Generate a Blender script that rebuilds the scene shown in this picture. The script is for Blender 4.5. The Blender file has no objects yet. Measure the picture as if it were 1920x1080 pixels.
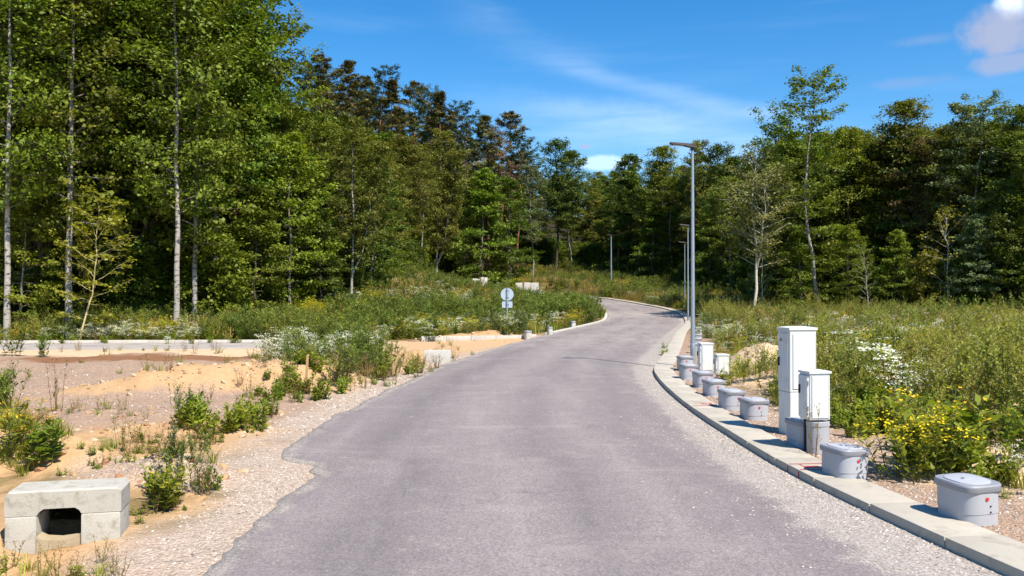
import bpy, bmesh, math, random
import numpy as np
from mathutils import Vector, Matrix

# ------------------------------------------------------------------ camera, sky, sun, exposure
S = bpy.context.scene
COL = S.collection
CAM_Z, FPX, HOR = 1.8, 1600.0, 555.0          # eye height, focal length in pixels of a 1920 px frame, horizon row
cam_d = bpy.data.cameras.new("camera"); cam = bpy.data.objects.new("camera", cam_d); COL.objects.link(cam)
cam_d.sensor_width = 36.0; cam_d.lens = FPX / 1920.0 * 36.0; cam_d.clip_start = 0.1; cam_d.clip_end = 3000
cam.location = (0, 0, CAM_Z)
cam.rotation_euler = (math.radians(90) + math.atan((HOR - 540) / FPX), 0, 0)
S.camera = cam
SUN_TO = Vector((0.61, -0.79, 0)).normalized(); SUN_EL = math.radians(54)
SUN_ROT = math.atan2(SUN_TO.x, SUN_TO.y)
W = bpy.data.worlds.new("World"); S.world = W; W.use_nodes = True
wn, wl = W.node_tree.nodes, W.node_tree.links
wn.clear()
wout = wn.new("ShaderNodeOutputWorld"); wbg = wn.new("ShaderNodeBackground"); wl.new(wbg.outputs[0], wout.inputs[0])
sky = wn.new("ShaderNodeTexSky"); sky.sky_type = 'NISHITA'; sky.sun_disc = False
sky.sun_elevation = SUN_EL; sky.sun_rotation = SUN_ROT; sky.altitude = 300; sky.air_density = 1.0; sky.dust_density = 0.3; sky.ozone_density = 3.0
SKY_STRENGTH = 0.115
wbg.inputs[1].default_value = SKY_STRENGTH
hs = wn.new("ShaderNodeHueSaturation"); hs.inputs['Saturation'].default_value = 1.40; hs.inputs['Value'].default_value = 1.0
wl.new(sky.outputs[0], hs.inputs['Color'])
def wmath(op, a, b=None, c=None, clamp=False):
    n = wn.new("ShaderNodeMath"); n.operation = op; n.use_clamp = clamp
    for i, v in enumerate((a, b, c)):
        if v is None: continue
        if hasattr(v, 'is_linked'): wl.new(v, n.inputs[i])
        else: n.inputs[i].default_value = v
    return n.outputs[0]
def wsmooth(v, lo, hi):
    n = wn.new("ShaderNodeMapRange"); n.interpolation_type = 'SMOOTHSTEP'
    wl.new(v, n.inputs[0]); n.inputs[1].default_value = lo; n.inputs[2].default_value = hi
    return n.outputs[0]
tc = wn.new("ShaderNodeTexCoord"); sep = wn.new("ShaderNodeSeparateXYZ"); wl.new(tc.outputs['Generated'], sep.inputs[0])
dx, dy, dz = sep.outputs
# clouds live on the sky dome: azimuth and elevation of the view direction (seen from the ground, no screen space)
az = wmath('ARCTAN2', dx, dy)
el = wmath('ARCSINE', dz)
cmb = wn.new("ShaderNodeCombineXYZ"); wl.new(az, cmb.inputs[0]); wl.new(el, cmb.inputs[1])
def wnoise(scale, detail, rough, mapping=None, dist=0.0):
    n = wn.new("ShaderNodeTexNoise"); n.inputs['Scale'].default_value = scale; n.inputs['Detail'].default_value = detail
    n.inputs['Roughness'].default_value = rough; n.inputs['Distortion'].default_value = dist
    if mapping:
        m = wn.new("ShaderNodeMapping"); m.inputs['Rotation'].default_value = mapping[0]; m.inputs['Scale'].default_value = mapping[1]
        wl.new(cmb.outputs[0], m.inputs[0]); wl.new(m.outputs[0], n.inputs[0])
    else: wl.new(cmb.outputs[0], n.inputs[0])
    return n.outputs['Fac']
# thin cirrus streaks all round the sky, tilted slightly
cir = wsmooth(wnoise(3.0, 6, .55, ((0, 0, math.radians(14)), (.8, 7.0, 1)), .3), .50, .86)
cir = wmath('MULTIPLY', cir, 0.10)
def streak(u0, v0, u1, v1, wid, edge, amt, sc=9.0, up=3.0):
    L = math.hypot(u1 - u0, v1 - v0); tx, ty = (u1 - u0) / L, (v1 - v0) / L
    a = wmath('SUBTRACT', az, u0); b = wmath('SUBTRACT', el, v0)
    s = wmath('ADD', wmath('MULTIPLY', a, tx), wmath('MULTIPLY', b, ty))
    t = wmath('ADD', wmath('MULTIPLY', a, -ty), wmath('MULTIPLY', b, tx))
    nz = wmath('MULTIPLY', wmath('SUBTRACT', wnoise(sc, 5, .6), .5), wid * 1.6)
    t = wmath('ADD', t, nz)
    across = wmath('SUBTRACT', 1.0, wsmooth(wmath('ABSOLUTE', t), 0.0, wid))
    along = wmath('MULTIPLY', wsmooth(s, -edge, edge), wmath('SUBTRACT', 1.0, wsmooth(s, L - edge, L + edge)))
    fib = wnoise(5, 6, .65, ((0, 0, math.radians(12)), (1.0, 9.0, 1)), .2)
    fib = wsmooth(fib, .05, .8)
    return wmath('MULTIPLY', wmath('MULTIPLY', across, along), wmath('MULTIPLY', fib, amt))
st1 = streak(0.055, .264, 0.30, .200, .016, .07, .14)
st2 = streak(-0.04, .222, 0.24, .200, .028, .08, .11)
st3 = streak(0.06, .190, 0.32, .172, .045, .08, .20)
st4 = streak(-0.06, .320, 0.10, .255, .035, .06, .05)
def puff(u, v, ru, rv, amt, sc=14, soft=.5):
    a = wmath('DIVIDE', wmath('SUBTRACT', az, u), ru); b = wmath('DIVIDE', wmath('SUBTRACT', el, v), rv)
    r = wmath('SQRT', wmath('ADD', wmath('MULTIPLY', a, a), wmath('MULTIPLY', b, b)))
    r = wmath('ADD', r, wmath('MULTIPLY', wmath('SUBTRACT', wnoise(sc, 6, .6), .5), 1.5))
    return wmath('MULTIPLY', wmath('SUBTRACT', 1.0, wsmooth(r, 1.0 - soft, 1.0 + soft * .4)), amt)
white = wmath('ADD', wmath('ADD', wmath('ADD', st1, st2), wmath('ADD', st3, st4)), cir, clamp=True)
white = wmath('MAXIMUM', white, puff(.105, .154, .050, .008, .35, 22))
white = wmath('MAXIMUM', white, puff(.530, .287, .016, .014, .7, 40, .7))
grey = wmath('MAXIMUM', puff(.522, .262, .038, .026, .8, 30, .6), puff(.530, .232, .036, .012, .6, 18))
grey = wmath('MAXIMUM', grey, puff(.451, .264, .030, .006, .22, 26, .8))
grey = wmath('MAXIMUM', grey, puff(.433, .224, .040, .006, .2, 26, .8))
grey = wmath('MAXIMUM', grey, puff(.085, .173, .008, .003, .6, 30))
mixw = wn.new("ShaderNodeMix"); mixw.data_type = 'RGBA'; wl.new(white, mixw.inputs[0])
wl.new(hs.outputs[0], mixw.inputs[6]); mixw.inputs[7].default_value = (8.2, 8.9, 9.8, 1)
mixg = wn.new("ShaderNodeMix"); mixg.data_type = 'RGBA'; wl.new(grey, mixg.inputs[0])
wl.new(mixw.outputs[2], mixg.inputs[6]); mixg.inputs[7].default_value = (2.9, 3.05, 4.0, 1)
wl.new(mixg.outputs[2], wbg.inputs[0])
sun_d = bpy.data.lights.new("sun", 'SUN'); sun_d.energy = 5.0; sun_d.angle = math.radians(0.53); sun_d.color = (1.0, 0.93, 0.82)
sun = bpy.data.objects.new("sun", sun_d); COL.objects.link(sun)
sd = Vector((SUN_TO.x * math.cos(SUN_EL), SUN_TO.y * math.cos(SUN_EL), math.sin(SUN_EL)))
sun.rotation_euler = sd.to_track_quat('Z', 'Y').to_euler(); sun.location = (20, -30, 40)
S.view_settings.view_transform = 'Standard'; S.view_settings.look = 'None'; S.view_settings.gamma = 1.0
S.view_settings.use_curve_mapping = False; S.view_settings.exposure = 0.68
S.render.engine = 'CYCLES'
S.cycles.max_bounces = 4; S.cycles.transmission_bounces = 3; S.cycles.diffuse_bounces = 3; S.cycles.glossy_bounces = 2
S.cycles.use_adaptive_sampling = True; S.cycles.adaptive_threshold = .02
S.cycles.caustics_reflective = False; S.cycles.caustics_refractive = False

random.seed(7); RNG = np.random.default_rng(11)

# ------------------------------------------------------------------ numeric helpers
def hash2(ix, iy, seed):
    h = (ix.astype(np.int64) * 374761393 + iy.astype(np.int64) * 668265263 + seed * 974634777) & 0xFFFFFFFF
    h = ((h ^ (h >> 13)) * 1274126177) & 0xFFFFFFFF
    return ((h ^ (h >> 16)) & 0xFFFF) / 65535.0
def vnoise(x, y, seed=0):
    x = np.asarray(x, float); y = np.asarray(y, float)
    ix, iy = np.floor(x), np.floor(y); fx, fy = x - ix, y - iy
    fx = fx * fx * (3 - 2 * fx); fy = fy * fy * (3 - 2 * fy)
    a, b = hash2(ix, iy, seed), hash2(ix + 1, iy, seed); c, d = hash2(ix, iy + 1, seed), hash2(ix + 1, iy + 1, seed)
    return (a * (1 - fx) + b * fx) * (1 - fy) + (c * (1 - fx) + d * fx) * fy
def fbm(x, y, sc, oct=4, seed=0):
    r, amp, tot = 0, 1.0, 0
    for o in range(oct):
        r = r + amp * vnoise(np.asarray(x) * sc * 2 ** o + 17.3 * o, np.asarray(y) * sc * 2 ** o - 9.1 * o, seed + o); tot += amp; amp *= .5
    return r / tot
def sstep(v, a, b):
    t = np.clip((v - a) / (b - a), 0, 1); return t * t * (3 - 2 * t)
def catmull(pts, n=8):
    p = [np.array(q, float) for q in pts]; p = [2 * p[0] - p[1]] + p + [2 * p[-1] - p[-2]]; out = []
    for i in range(1, len(p) - 2):
        for k in range(n):
            t = k / n
            out.append(.5 * ((2 * p[i]) + (-p[i-1] + p[i+1]) * t + (2*p[i-1] - 5*p[i] + 4*p[i+1] - p[i+2]) * t * t + (-p[i-1] + 3*p[i] - 3*p[i+1] + p[i+2]) * t ** 3))
    out.append(p[-2]); return np.array(out)
def seg_dist(x, y, poly):
    x = np.asarray(x, float); y = np.asarray(y, float)
    if x.size < 1500:
        P = np.asarray(poly, float); A, D = P[:-1], np.diff(P, axis=0); ax_, ay_ = x[..., None] - A[:, 0], y[..., None] - A[:, 1]
        t = np.clip((ax_ * D[:, 0] + ay_ * D[:, 1]) / ((D ** 2).sum(1) + 1e-12), 0, 1)
        return np.sqrt(((ax_ - t * D[:, 0]) ** 2 + (ay_ - t * D[:, 1]) ** 2).min(-1))
    best = np.full(np.shape(x), 1e9)
    for a, b in zip(poly[:-1], poly[1:]):
        d = b - a; L2 = d @ d + 1e-12
        t = np.clip(((x - a[0]) * d[0] + (y - a[1]) * d[1]) / L2, 0, 1)
        best = np.minimum(best, (x - a[0] - t * d[0]) ** 2 + (y - a[1] - t * d[1]) ** 2)
    return np.sqrt(best)
def inside(x, y, poly):
    x = np.asarray(x, float); y = np.asarray(y, float)
    if x.size < 1500:
        P = np.asarray(poly, float); Q = np.roll(P, 1, 0); dy_ = np.where(Q[:, 1] == P[:, 1], 1e-9, Q[:, 1] - P[:, 1]); yy_ = y[..., None]
        c_ = ((P[:, 1] > yy_) != (Q[:, 1] > yy_)) & (x[..., None] < (Q[:, 0] - P[:, 0]) * (yy_ - P[:, 1]) / dy_ + P[:, 0])
        return c_.sum(-1) % 2 == 1
    r = np.zeros(np.shape(x), bool); j = len(poly) - 1
    for i in range(len(poly)):
        (xi, yi), (xj, yj) = poly[i], poly[j]
        if yi != yj: r ^= ((yi > y) != (yj > y)) & (x < (xj - xi) * (y - yi) / (yj - yi) + xi)
        j = i
    return r
def sdist(x, y, poly):
    poly = np.array(poly, float); c = np.vstack([poly, poly[:1]])
    d = seg_dist(x, y, c); return np.where(inside(x, y, poly), -d, d)

# ------------------------------------------------------------------ lie of the land (metres; x right, y ahead, z up)
def zroad(y):
    y = np.asarray(y, float)
    return .012 * np.clip(y - 20, 0, 30) + .04 * np.clip(y - 50, 0, 60) + .02 * np.clip(y - 110, 0, 200)
KERB = catmull([(6.4,-9),(5.0,-3),(3.85,1.5),(3.24,5),(2.97,7),(2.80,8.8),(2.77,11),(2.79,13.2),(2.95,16.4),(3.32,20.0),(3.95,22.8),(5.35,29),(7.15,37),(8.9,44),(10.2,50.5),(10.95,56),(11.0,62),(10.3,68.5),(9.2,76),(7.4,83),(2.5,91),(-6,98),(-15,103)])
LEFT = catmull([(-2.0,-10),(-2.0,-2),(-2.02,5.5),(-2.04,6.8),(-2.08,8.9),(-2.58,9.6),(-2.68,11),(-2.62,13.1),(-2.25,18),(-1.6,23),(.7,33),(3.0,41),(5.2,49),(6.2,55.5),(6.4,62),(5.9,68),(4.4,75),(0,84),(-8,91),(-16,96)])
ROADPOLY = np.vstack([LEFT, KERB[::-1]])
SIDE = np.array([(-42, 27.0), (-30, 27.2), (-15, 28.0), (-7.5, 29.2), (-4.0, 29.8), (-1.2, 28.6), (1.0, 34.2), (-4, 34.0), (-9, 33.6), (-15, 33.2), (-30, 32.6), (-42, 32.2)])
def at(px, py, d): return ((px - 960) / FPX * d, d, CAM_Z - (py - HOR) / FPX * d)
CP = []
for q in list(KERB[::14]) + list(LEFT[::14]): CP.append((q[0], q[1], float(zroad(q[1]))))
CP += [at(0,645,34), at(130,625,38), at(330,625,38), at(430,610,42), at(560,592,45), at(660,574,50), at(750,545,62), at(790,520,80), at(830,508,95),
       at(930,520,92), at(1000,540,88), at(1040,502,115), at(1146,512,110), at(1200,530,100), at(1270,545,88), at(1412,574,60), at(1530,590,50), at(1700,602,45), at(1900,604,40),
       at(830,590,50), at(700,620,42), at(950,604,48), at(860,560,65)]
CP += [(-25,110,13),(-45,110,16),(-10,122,10.5),(6,135,9),(22,130,7),(45,100,3),(65,60,1.5),(40,70,2.0),(-60,60,3),(-70,100,15),(-30,60,3),(-25,75,7),(0,260,27),(110,260,17),(-120,260,30),
       (0,-25,0),(45,0,.2),(-45,0,0),(0,-80,0),(90,20,.6),(-90,20,.2),(150,120,5),(-150,120,18),(0,500,34),(200,500,30),(-200,500,34),
       (8,8,.15),(12,14,.25),(7,16,.25),(10,24,.35),(16,30,.5),(-8,8,.1),(-12,14,0),(-8,22,0),(-14,24,0),(-6,14,0),(-20,30,0),(-5,6,-.06),(-9,4,-.05)]
CP = np.array(CP)
def tps_fit(P, lam=.4):
    n = len(P); r2 = ((P[:, None, :2] - P[None, :, :2]) ** 2).sum(-1) + 1e-9
    K = .5 * r2 * np.log(r2); K[np.arange(n), np.arange(n)] = lam * 10
    A = np.zeros((n + 3, n + 3)); A[:n, :n] = K; A[:n, n] = 1; A[:n, n+1:] = P[:, :2]; A[n, :n] = 1; A[n+1:, :n] = P[:, :2].T
    return np.linalg.solve(A, np.concatenate([P[:, 2], [0, 0, 0]]))
TPSW = tps_fit(CP)
def tps(x, y):
    r = TPSW[-3] + TPSW[-2] * x + TPSW[-1] * y
    if np.size(x) < 1500:
        r2 = (x[..., None] - CP[:, 0]) ** 2 + (y[..., None] - CP[:, 1]) ** 2 + 1e-9
        return r + (.5 * r2 * np.log(r2)) @ TPSW[:-3]
    for (a, b, _), w in zip(CP, TPSW[:-3]):
        r2 = (x - a) ** 2 + (y - b) ** 2 + 1e-9
        r = r + w * .5 * r2 * np.log(r2)
    return r
# earth mounds and hollows: x, y, rx, ry, rotation, height
MOUNDS = [(-4.9,16.6,2.0,.9,.10,.56),(-3.6,17.8,1.0,.9,-.2,.46),(-6.6,15.9,1.3,.6,.2,.22),(-3.1,21.3,1.6,.8,0,.44),(-2.2,24.5,1.7,.7,.2,.30),
          (-5.6,8.9,.8,.45,.3,.34),(-4.6,8.9,.55,.35,-.1,.25),(-3.1,8.6,.95,.55,.25,.26),(-4.2,11.4,1.2,.35,.05,.14),(-6.9,7.6,.9,.7,.0,.35),
          (-3.35,5.95,.62,.42,0,-.13),(6.0,20.8,1.2,1.0,.2,.50),(7.3,19.2,1.3,.8,0,.32),(5.3,17.2,1.1,.7,.1,.24),(5.4,12.4,1.2,.5,0,.20),(7.0,14.6,2.0,.5,.1,.25),(8.5,17.0,2.5,.5,.1,.25),
          (6.8,9.6,1.6,.6,.1,.20),(4.9,8.4,.9,.5,.2,.08),(9.5,12.0,2.5,.6,0,.35),(-1.0,34.8,2.3,.6,0,.35)]
def H(x, y, detail=True):
    x = np.asarray(x, float); y = np.asarray(y, float)
    z = tps(x, y)
    for mx, my, rx, ry, a, h in MOUNDS:
        c, s = math.cos(a), math.sin(a); u = ((x - mx) * c + (y - my) * s) / rx; v = (-(x - mx) * s + (y - my) * c) / ry
        z = z + h * np.exp(-(u * u + v * v) ** 1.4)
    dr = sdist(x, y, ROADPOLY); ds = sdist(x, y, SIDE)
    if detail:
        k = sstep(np.minimum(dr, ds), .1, 2.0)
        z = z + k * ((fbm(x, y, .45, 3, 3) - .5) * .22 + (fbm(x, y, 1.6, 3, 5) - .5) * .16) + (fbm(x, y, 6, 2, 8) - .5) * .025 * sstep(dr, .05, .3)
    if detail:
        q = z * 0
        for mx, my, rx, ry, a, h in MOUNDS: q = np.maximum(q, np.exp(-(((x - mx) / rx) ** 2 + ((y - my) / ry) ** 2)) if h > .2 else 0)
        z = z + q * ((fbm(x, y, 3.5, 3, 15) - .5) * .26 + (fbm(x, y, 1.3, 2, 16) - .5) * .3)
    c_, s_ = math.cos(.24), math.sin(.24); u = (x + 3.39) * c_ + (y - 6.50) * s_; v = -(x + 3.39) * s_ + (y - 6.50) * c_
    z = z - .35 * (1 - sstep(np.abs(u + .03), .16, .24)) * (1 - sstep(np.abs(v - .02), .15, .21))
    zr = zroad(y)
    right = seg_dist(x, y, KERB) < seg_dist(x, y, LEFT)
    shoulder = np.where(right, zr + .055, zr - .022)
    wid = np.where(right, 2.6, 1.7)
    z = np.where(dr < 2.7, shoulder * (1 - sstep(dr, np.where(right, .9, .35), wid)) + z * sstep(dr, np.where(right, .9, .35), wid), z)
    inner = np.where(right, .2, -.05)
    z = np.where(dr < .2, zr - .03 + (z - zr + .03) * sstep(dr, inner - .12, inner), z)
    zs = .005 * 0 + np.interp(y, [26, 35], [0.0, .02])
    z = np.where(ds < 1.2, zs + (z - zs) * sstep(ds, .15, 1.2), z)
    z = np.where(ds < 0, zs - .03 * sstep(-ds, 0, .1), z)
    return z
def h1(x, y): return float(H(np.array([x]), np.array([y]))[0])
def WP(px, py):
    """ground point that the photograph shows at that place, found by walking the sight line down to the land"""
    d = np.concatenate([np.arange(3, 40, .05), np.arange(40, 140, .25)])
    x = (px - 960) / FPX * d; zr = CAM_Z - (py - HOR) / FPX * d
    hit = np.nonzero(zr <= H(x, d, False))[0]
    k = hit[0] if len(hit) else len(d) - 1
    return float(x[k]), float(d[k])

# ------------------------------------------------------------------ object helpers
def obj(name, me, mats, parent=None, loc=None, rz=None):
    o = bpy.data.objects.new(name, me); COL.objects.link(o)
    if mats is not None and len(me.materials) == 0:
        for m in (mats if isinstance(mats, (list, tuple)) else [mats]): me.materials.append(m)
    if parent: o.parent = parent
    if loc is not None: o.location = loc
    if rz is not None: o.rotation_euler = (0, 0, rz)
    return o
def tag(o, label=None, cat=None, group=None, kind=None):
    if label: o['label'] = label
    if cat: o['category'] = cat
    if group: o['group'] = group
    if kind: o['kind'] = kind
    return o
def empty(name, loc, rz=0, label=None, cat=None, group=None):
    o = bpy.data.objects.new(name, None); COL.objects.link(o); o.location = loc; o.rotation_euler = (0, 0, rz); o.empty_display_size = .2
    return tag(o, label, cat, group)
def np_mesh(name, V, F, attrs=None, smooth=False, matidx=None):
    """V (n,3); F (m,4) or (m,3)"""
    me = bpy.data.meshes.new(name); V = np.asarray(V, np.float32); F = np.asarray(F, np.int32); k = F.shape[1]
    me.vertices.add(len(V)); me.vertices.foreach_set('co', V.ravel())
    me.loops.add(F.size); me.loops.foreach_set('vertex_index', F.ravel())
    me.polygons.add(len(F)); me.polygons.foreach_set('loop_start', np.arange(0, F.size, k, dtype=np.int32))
    if smooth: me.polygons.foreach_set('use_smooth', np.ones(len(F), bool))
    if matidx is not None: me.polygons.foreach_set('material_index', np.asarray(matidx, np.int32))
    for nm, (typ, dat) in (attrs or {}).items():
        at_ = me.attributes.new(nm, typ, 'POINT'); at_.data.foreach_set('color' if typ == 'FLOAT_COLOR' else 'vector' if typ == 'FLOAT_VECTOR' else 'value', np.asarray(dat).ravel())
    me.update(calc_edges=True); return me
def bm_mesh(name, bm, smooth=False):
    me = bpy.data.meshes.new(name); bmesh.ops.recalc_face_normals(bm, faces=bm.faces)
    bm.to_mesh(me); bm.free()
    me.polygons.foreach_set('use_smooth', np.ones(len(me.polygons), bool)); me.set_sharp_from_angle(angle=math.radians(32))
    return me
def bx(bm, c, s, bev=0.0, rot=None, seg=2):
    r = bmesh.ops.create_cube(bm, size=1); vs = r['verts']
    for v in vs: v.co = Vector((v.co.x * s[0], v.co.y * s[1], v.co.z * s[2]))
    if bev > 0:
        es = list({e for v in vs for e in v.link_edges})
        r2 = bmesh.ops.bevel(bm, geom=es + vs, offset=bev, segments=seg, affect='EDGES', profile=.6); vs = list({v for f in r2['faces'] for v in f.verts} | {v for v in vs if v.is_valid})
    M = Matrix.Translation(c) @ (rot if rot is not None else Matrix())
    for v in vs: v.co = M @ v.co
    return vs
def loft(bm, rings, cap0=True, cap1=True):
    R = [[bm.verts.new(p) for p in r] for r in rings]; n = len(R[0])
    for a, b in zip(R[:-1], R[1:]):
        for i in range(n): bm.faces.new((a[i], a[(i+1) % n], b[(i+1) % n], b[i]))
    if cap0: bm.faces.new(R[0][::-1])
    if cap1: bm.faces.new(R[-1])
def cyl(bm, p0, p1, r0, r1, n=12):
    p0, p1 = Vector(p0), Vector(p1); d = (p1 - p0).normalized(); a = d.orthogonal().normalized(); b = d.cross(a)
    loft(bm, [[p0 + (a * math.cos(t) + b * math.sin(t)) * r0 for t in [2*math.pi*i/n for i in range(n)]], [p1 + (a * math.cos(t) + b * math.sin(t)) * r1 for t in [2*math.pi*i/n for i in range(n)]]])

# ------------------------------------------------------------------ materials
class NT:
    def __init__(s, name, rough=.8, spec=.3):
        s.m = bpy.data.materials.new(name); s.m.use_nodes = True; s.n = s.m.node_tree.nodes; s.l = s.m.node_tree.links
        s.b = s.n['Principled BSDF']; s.b.inputs['Roughness'].default_value = rough; s.b.inputs['Specular IOR Level'].default_value = spec
    def link(s, v, sock):
        if hasattr(v, 'is_linked'): s.l.new(v, sock)
        else: sock.default_value = v if not (isinstance(v, tuple) and len(v) == 3 and sock.type == 'RGBA') else (*v, 1)
    def co(s, kind='Object'): return s.n.new('ShaderNodeTexCoord').outputs[kind]
    def noise(s, sc, det=4, ro=.55, co=None, dist=0, scale=None):
        t = s.n.new('ShaderNodeTexNoise'); t.inputs['Scale'].default_value = sc; t.inputs['Detail'].default_value = det; t.inputs['Roughness'].default_value = ro; t.inputs['Distortion'].default_value = dist
        c = co or s.co()
        if scale: m = s.n.new('ShaderNodeMapping'); m.inputs['Scale'].default_value = scale; s.l.new(c, m.inputs[0]); c = m.outputs[0]
        s.l.new(c, t.inputs['Vector']); return t.outputs['Fac']
    def voro(s, sc, co=None, feat='F1', out='Distance', scale=None):
        t = s.n.new('ShaderNodeTexVoronoi'); t.inputs['Scale'].default_value = sc; t.feature = feat; c = co or s.co()
        if scale: m = s.n.new('ShaderNodeMapping'); m.inputs['Scale'].default_value = scale; s.l.new(c, m.inputs[0]); c = m.outputs[0]
        s.l.new(c, t.inputs['Vector']); return t.outputs[out]
    def ramp(s, v, stops):
        r = s.n.new('ShaderNodeValToRGB'); s.l.new(v, r.inputs[0]); e = r.color_ramp.elements
        while len(e) < len(stops): e.new(.5)
        for el_, (p, c) in zip(e, stops): el_.position = p; el_.color = (*c, 1) if len(c) == 3 else c
        return r.outputs[0]
    def math(s, op, a, b=0.0, clamp=False):
        m = s.n.new('ShaderNodeMath'); m.operation = op; m.use_clamp = clamp; s.link(a, m.inputs[0]); s.link(b, m.inputs[1]); return m.outputs[0]
    def rng(s, v, a, b, c=0.0, d=1.0):
        m = s.n.new('ShaderNodeMapRange'); s.link(v, m.inputs[0])
        for i, q in enumerate((a, b, c, d)): m.inputs[i + 1].default_value = q
        return m.outputs[0]
    def mix(s, f, a, b, mode='MIX'):
        m = s.n.new('ShaderNodeMix'); m.data_type = 'RGBA'; m.blend_type = mode; s.link(f, m.inputs[0]); s.link(a, m.inputs[6]); s.link(b, m.inputs[7]); return m.outputs[2]
    def attr(s, name, out='Fac'):
        a = s.n.new('ShaderNodeAttribute'); a.attribute_name = name; return a.outputs[out]
    def bump(s, h, st=.5, dist=.01):
        b = s.n.new('ShaderNodeBump'); b.inputs['Strength'].default_value = st; b.inputs['Distance'].default_value = dist; s.l.new(h, b.inputs['Height']); s.l.new(b.outputs[0], s.b.inputs['Normal'])
    def color(s, c): s.link(c, s.b.inputs['Base Color']); return s
def leaf_mat(name, dark, light, trans=.35, tip=None, rough=.55):
    t = NT(name, rough, .25)
    oi = t.n.new('ShaderNodeObjectInfo').outputs['Random']
    c = t.mix(t.attr('rnd'), dark, light)
    if tip: c = t.mix(t.rng(t.attr('rnd'), .84, 1.0), c, tip)
    h = t.n.new('ShaderNodeHueSaturation'); t.l.new(c, h.inputs['Color'])
    t.l.new(t.rng(oi, 0, 1, .475, .522), h.inputs['Hue']); t.l.new(t.rng(t.math('FRACT', t.math('MULTIPLY', oi, 7.3)), 0, 1, .78, 1.2), h.inputs['Value'])
    t.color(h.outputs[0])
    tr = t.n.new('ShaderNodeBsdfTranslucent'); t.l.new(t.mix(1.0, h.outputs[0], (1.15, 1.25, .55, 1), 'MULTIPLY'), tr.inputs[0])
    mx = t.n.new('ShaderNodeMixShader'); mx.inputs[0].default_value = trans; t.l.new(t.b.outputs[0], mx.inputs[1]); t.l.new(tr.outputs[0], mx.inputs[2])
    t.l.new(mx.outputs[0], t.n['Material Output'].inputs[0]); return t.m
def plain(name, col, rough=.6, spec=.3, var=.12, sc=6, metal=0):
    t = NT(name, rough, spec); n = t.noise(sc, 4, .6)
    t.color(t.mix(n, tuple(c * (1 - var) for c in col), tuple(min(1, c * (1 + var)) for c in col))); t.b.inputs['Metallic'].default_value = metal
    return t.m
def concrete(name, col, stain=(.16, .13, .08), amt=.5, sc=3.0, tint=None):
    t = NT(name, .9, .2); co = t.co()
    rnd = t.n.new('ShaderNodeObjectInfo').outputs['Random']
    off = t.n.new('ShaderNodeVectorMath'); off.operation = 'ADD'; t.l.new(co, off.inputs[0])
    cx = t.n.new('ShaderNodeCombineXYZ'); t.l.new(t.math('MULTIPLY', rnd, 37.0), cx.inputs[0]); t.l.new(t.math('MULTIPLY', rnd, 91.0), cx.inputs[1]); t.l.new(cx.outputs[0], off.inputs[1]); co = off.outputs[0]
    big = t.noise(sc, 5, .6, co); fine = t.noise(60, 3, .6, co); grit = t.voro(140, co)
    c = t.mix(big, tuple(v * .82 for v in col), tuple(v * 1.12 for v in col))
    c = t.mix(t.rng(fine, .3, .8, 0, .35), c, tuple(v * .7 for v in col))
    st = t.rng(t.noise(sc * 1.7, 6, .65, co, .4), .52, .75, 0, amt)
    c = t.mix(st, c, stain)
    c = t.mix(t.rng(rnd, 0, 1, 0, .22), c, tuple(v * .62 for v in col))
    t.color(c); t.bump(t.math('ADD', fine, t.math('MULTIPLY', grit, .5)), .35, .006); return t.m

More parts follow.
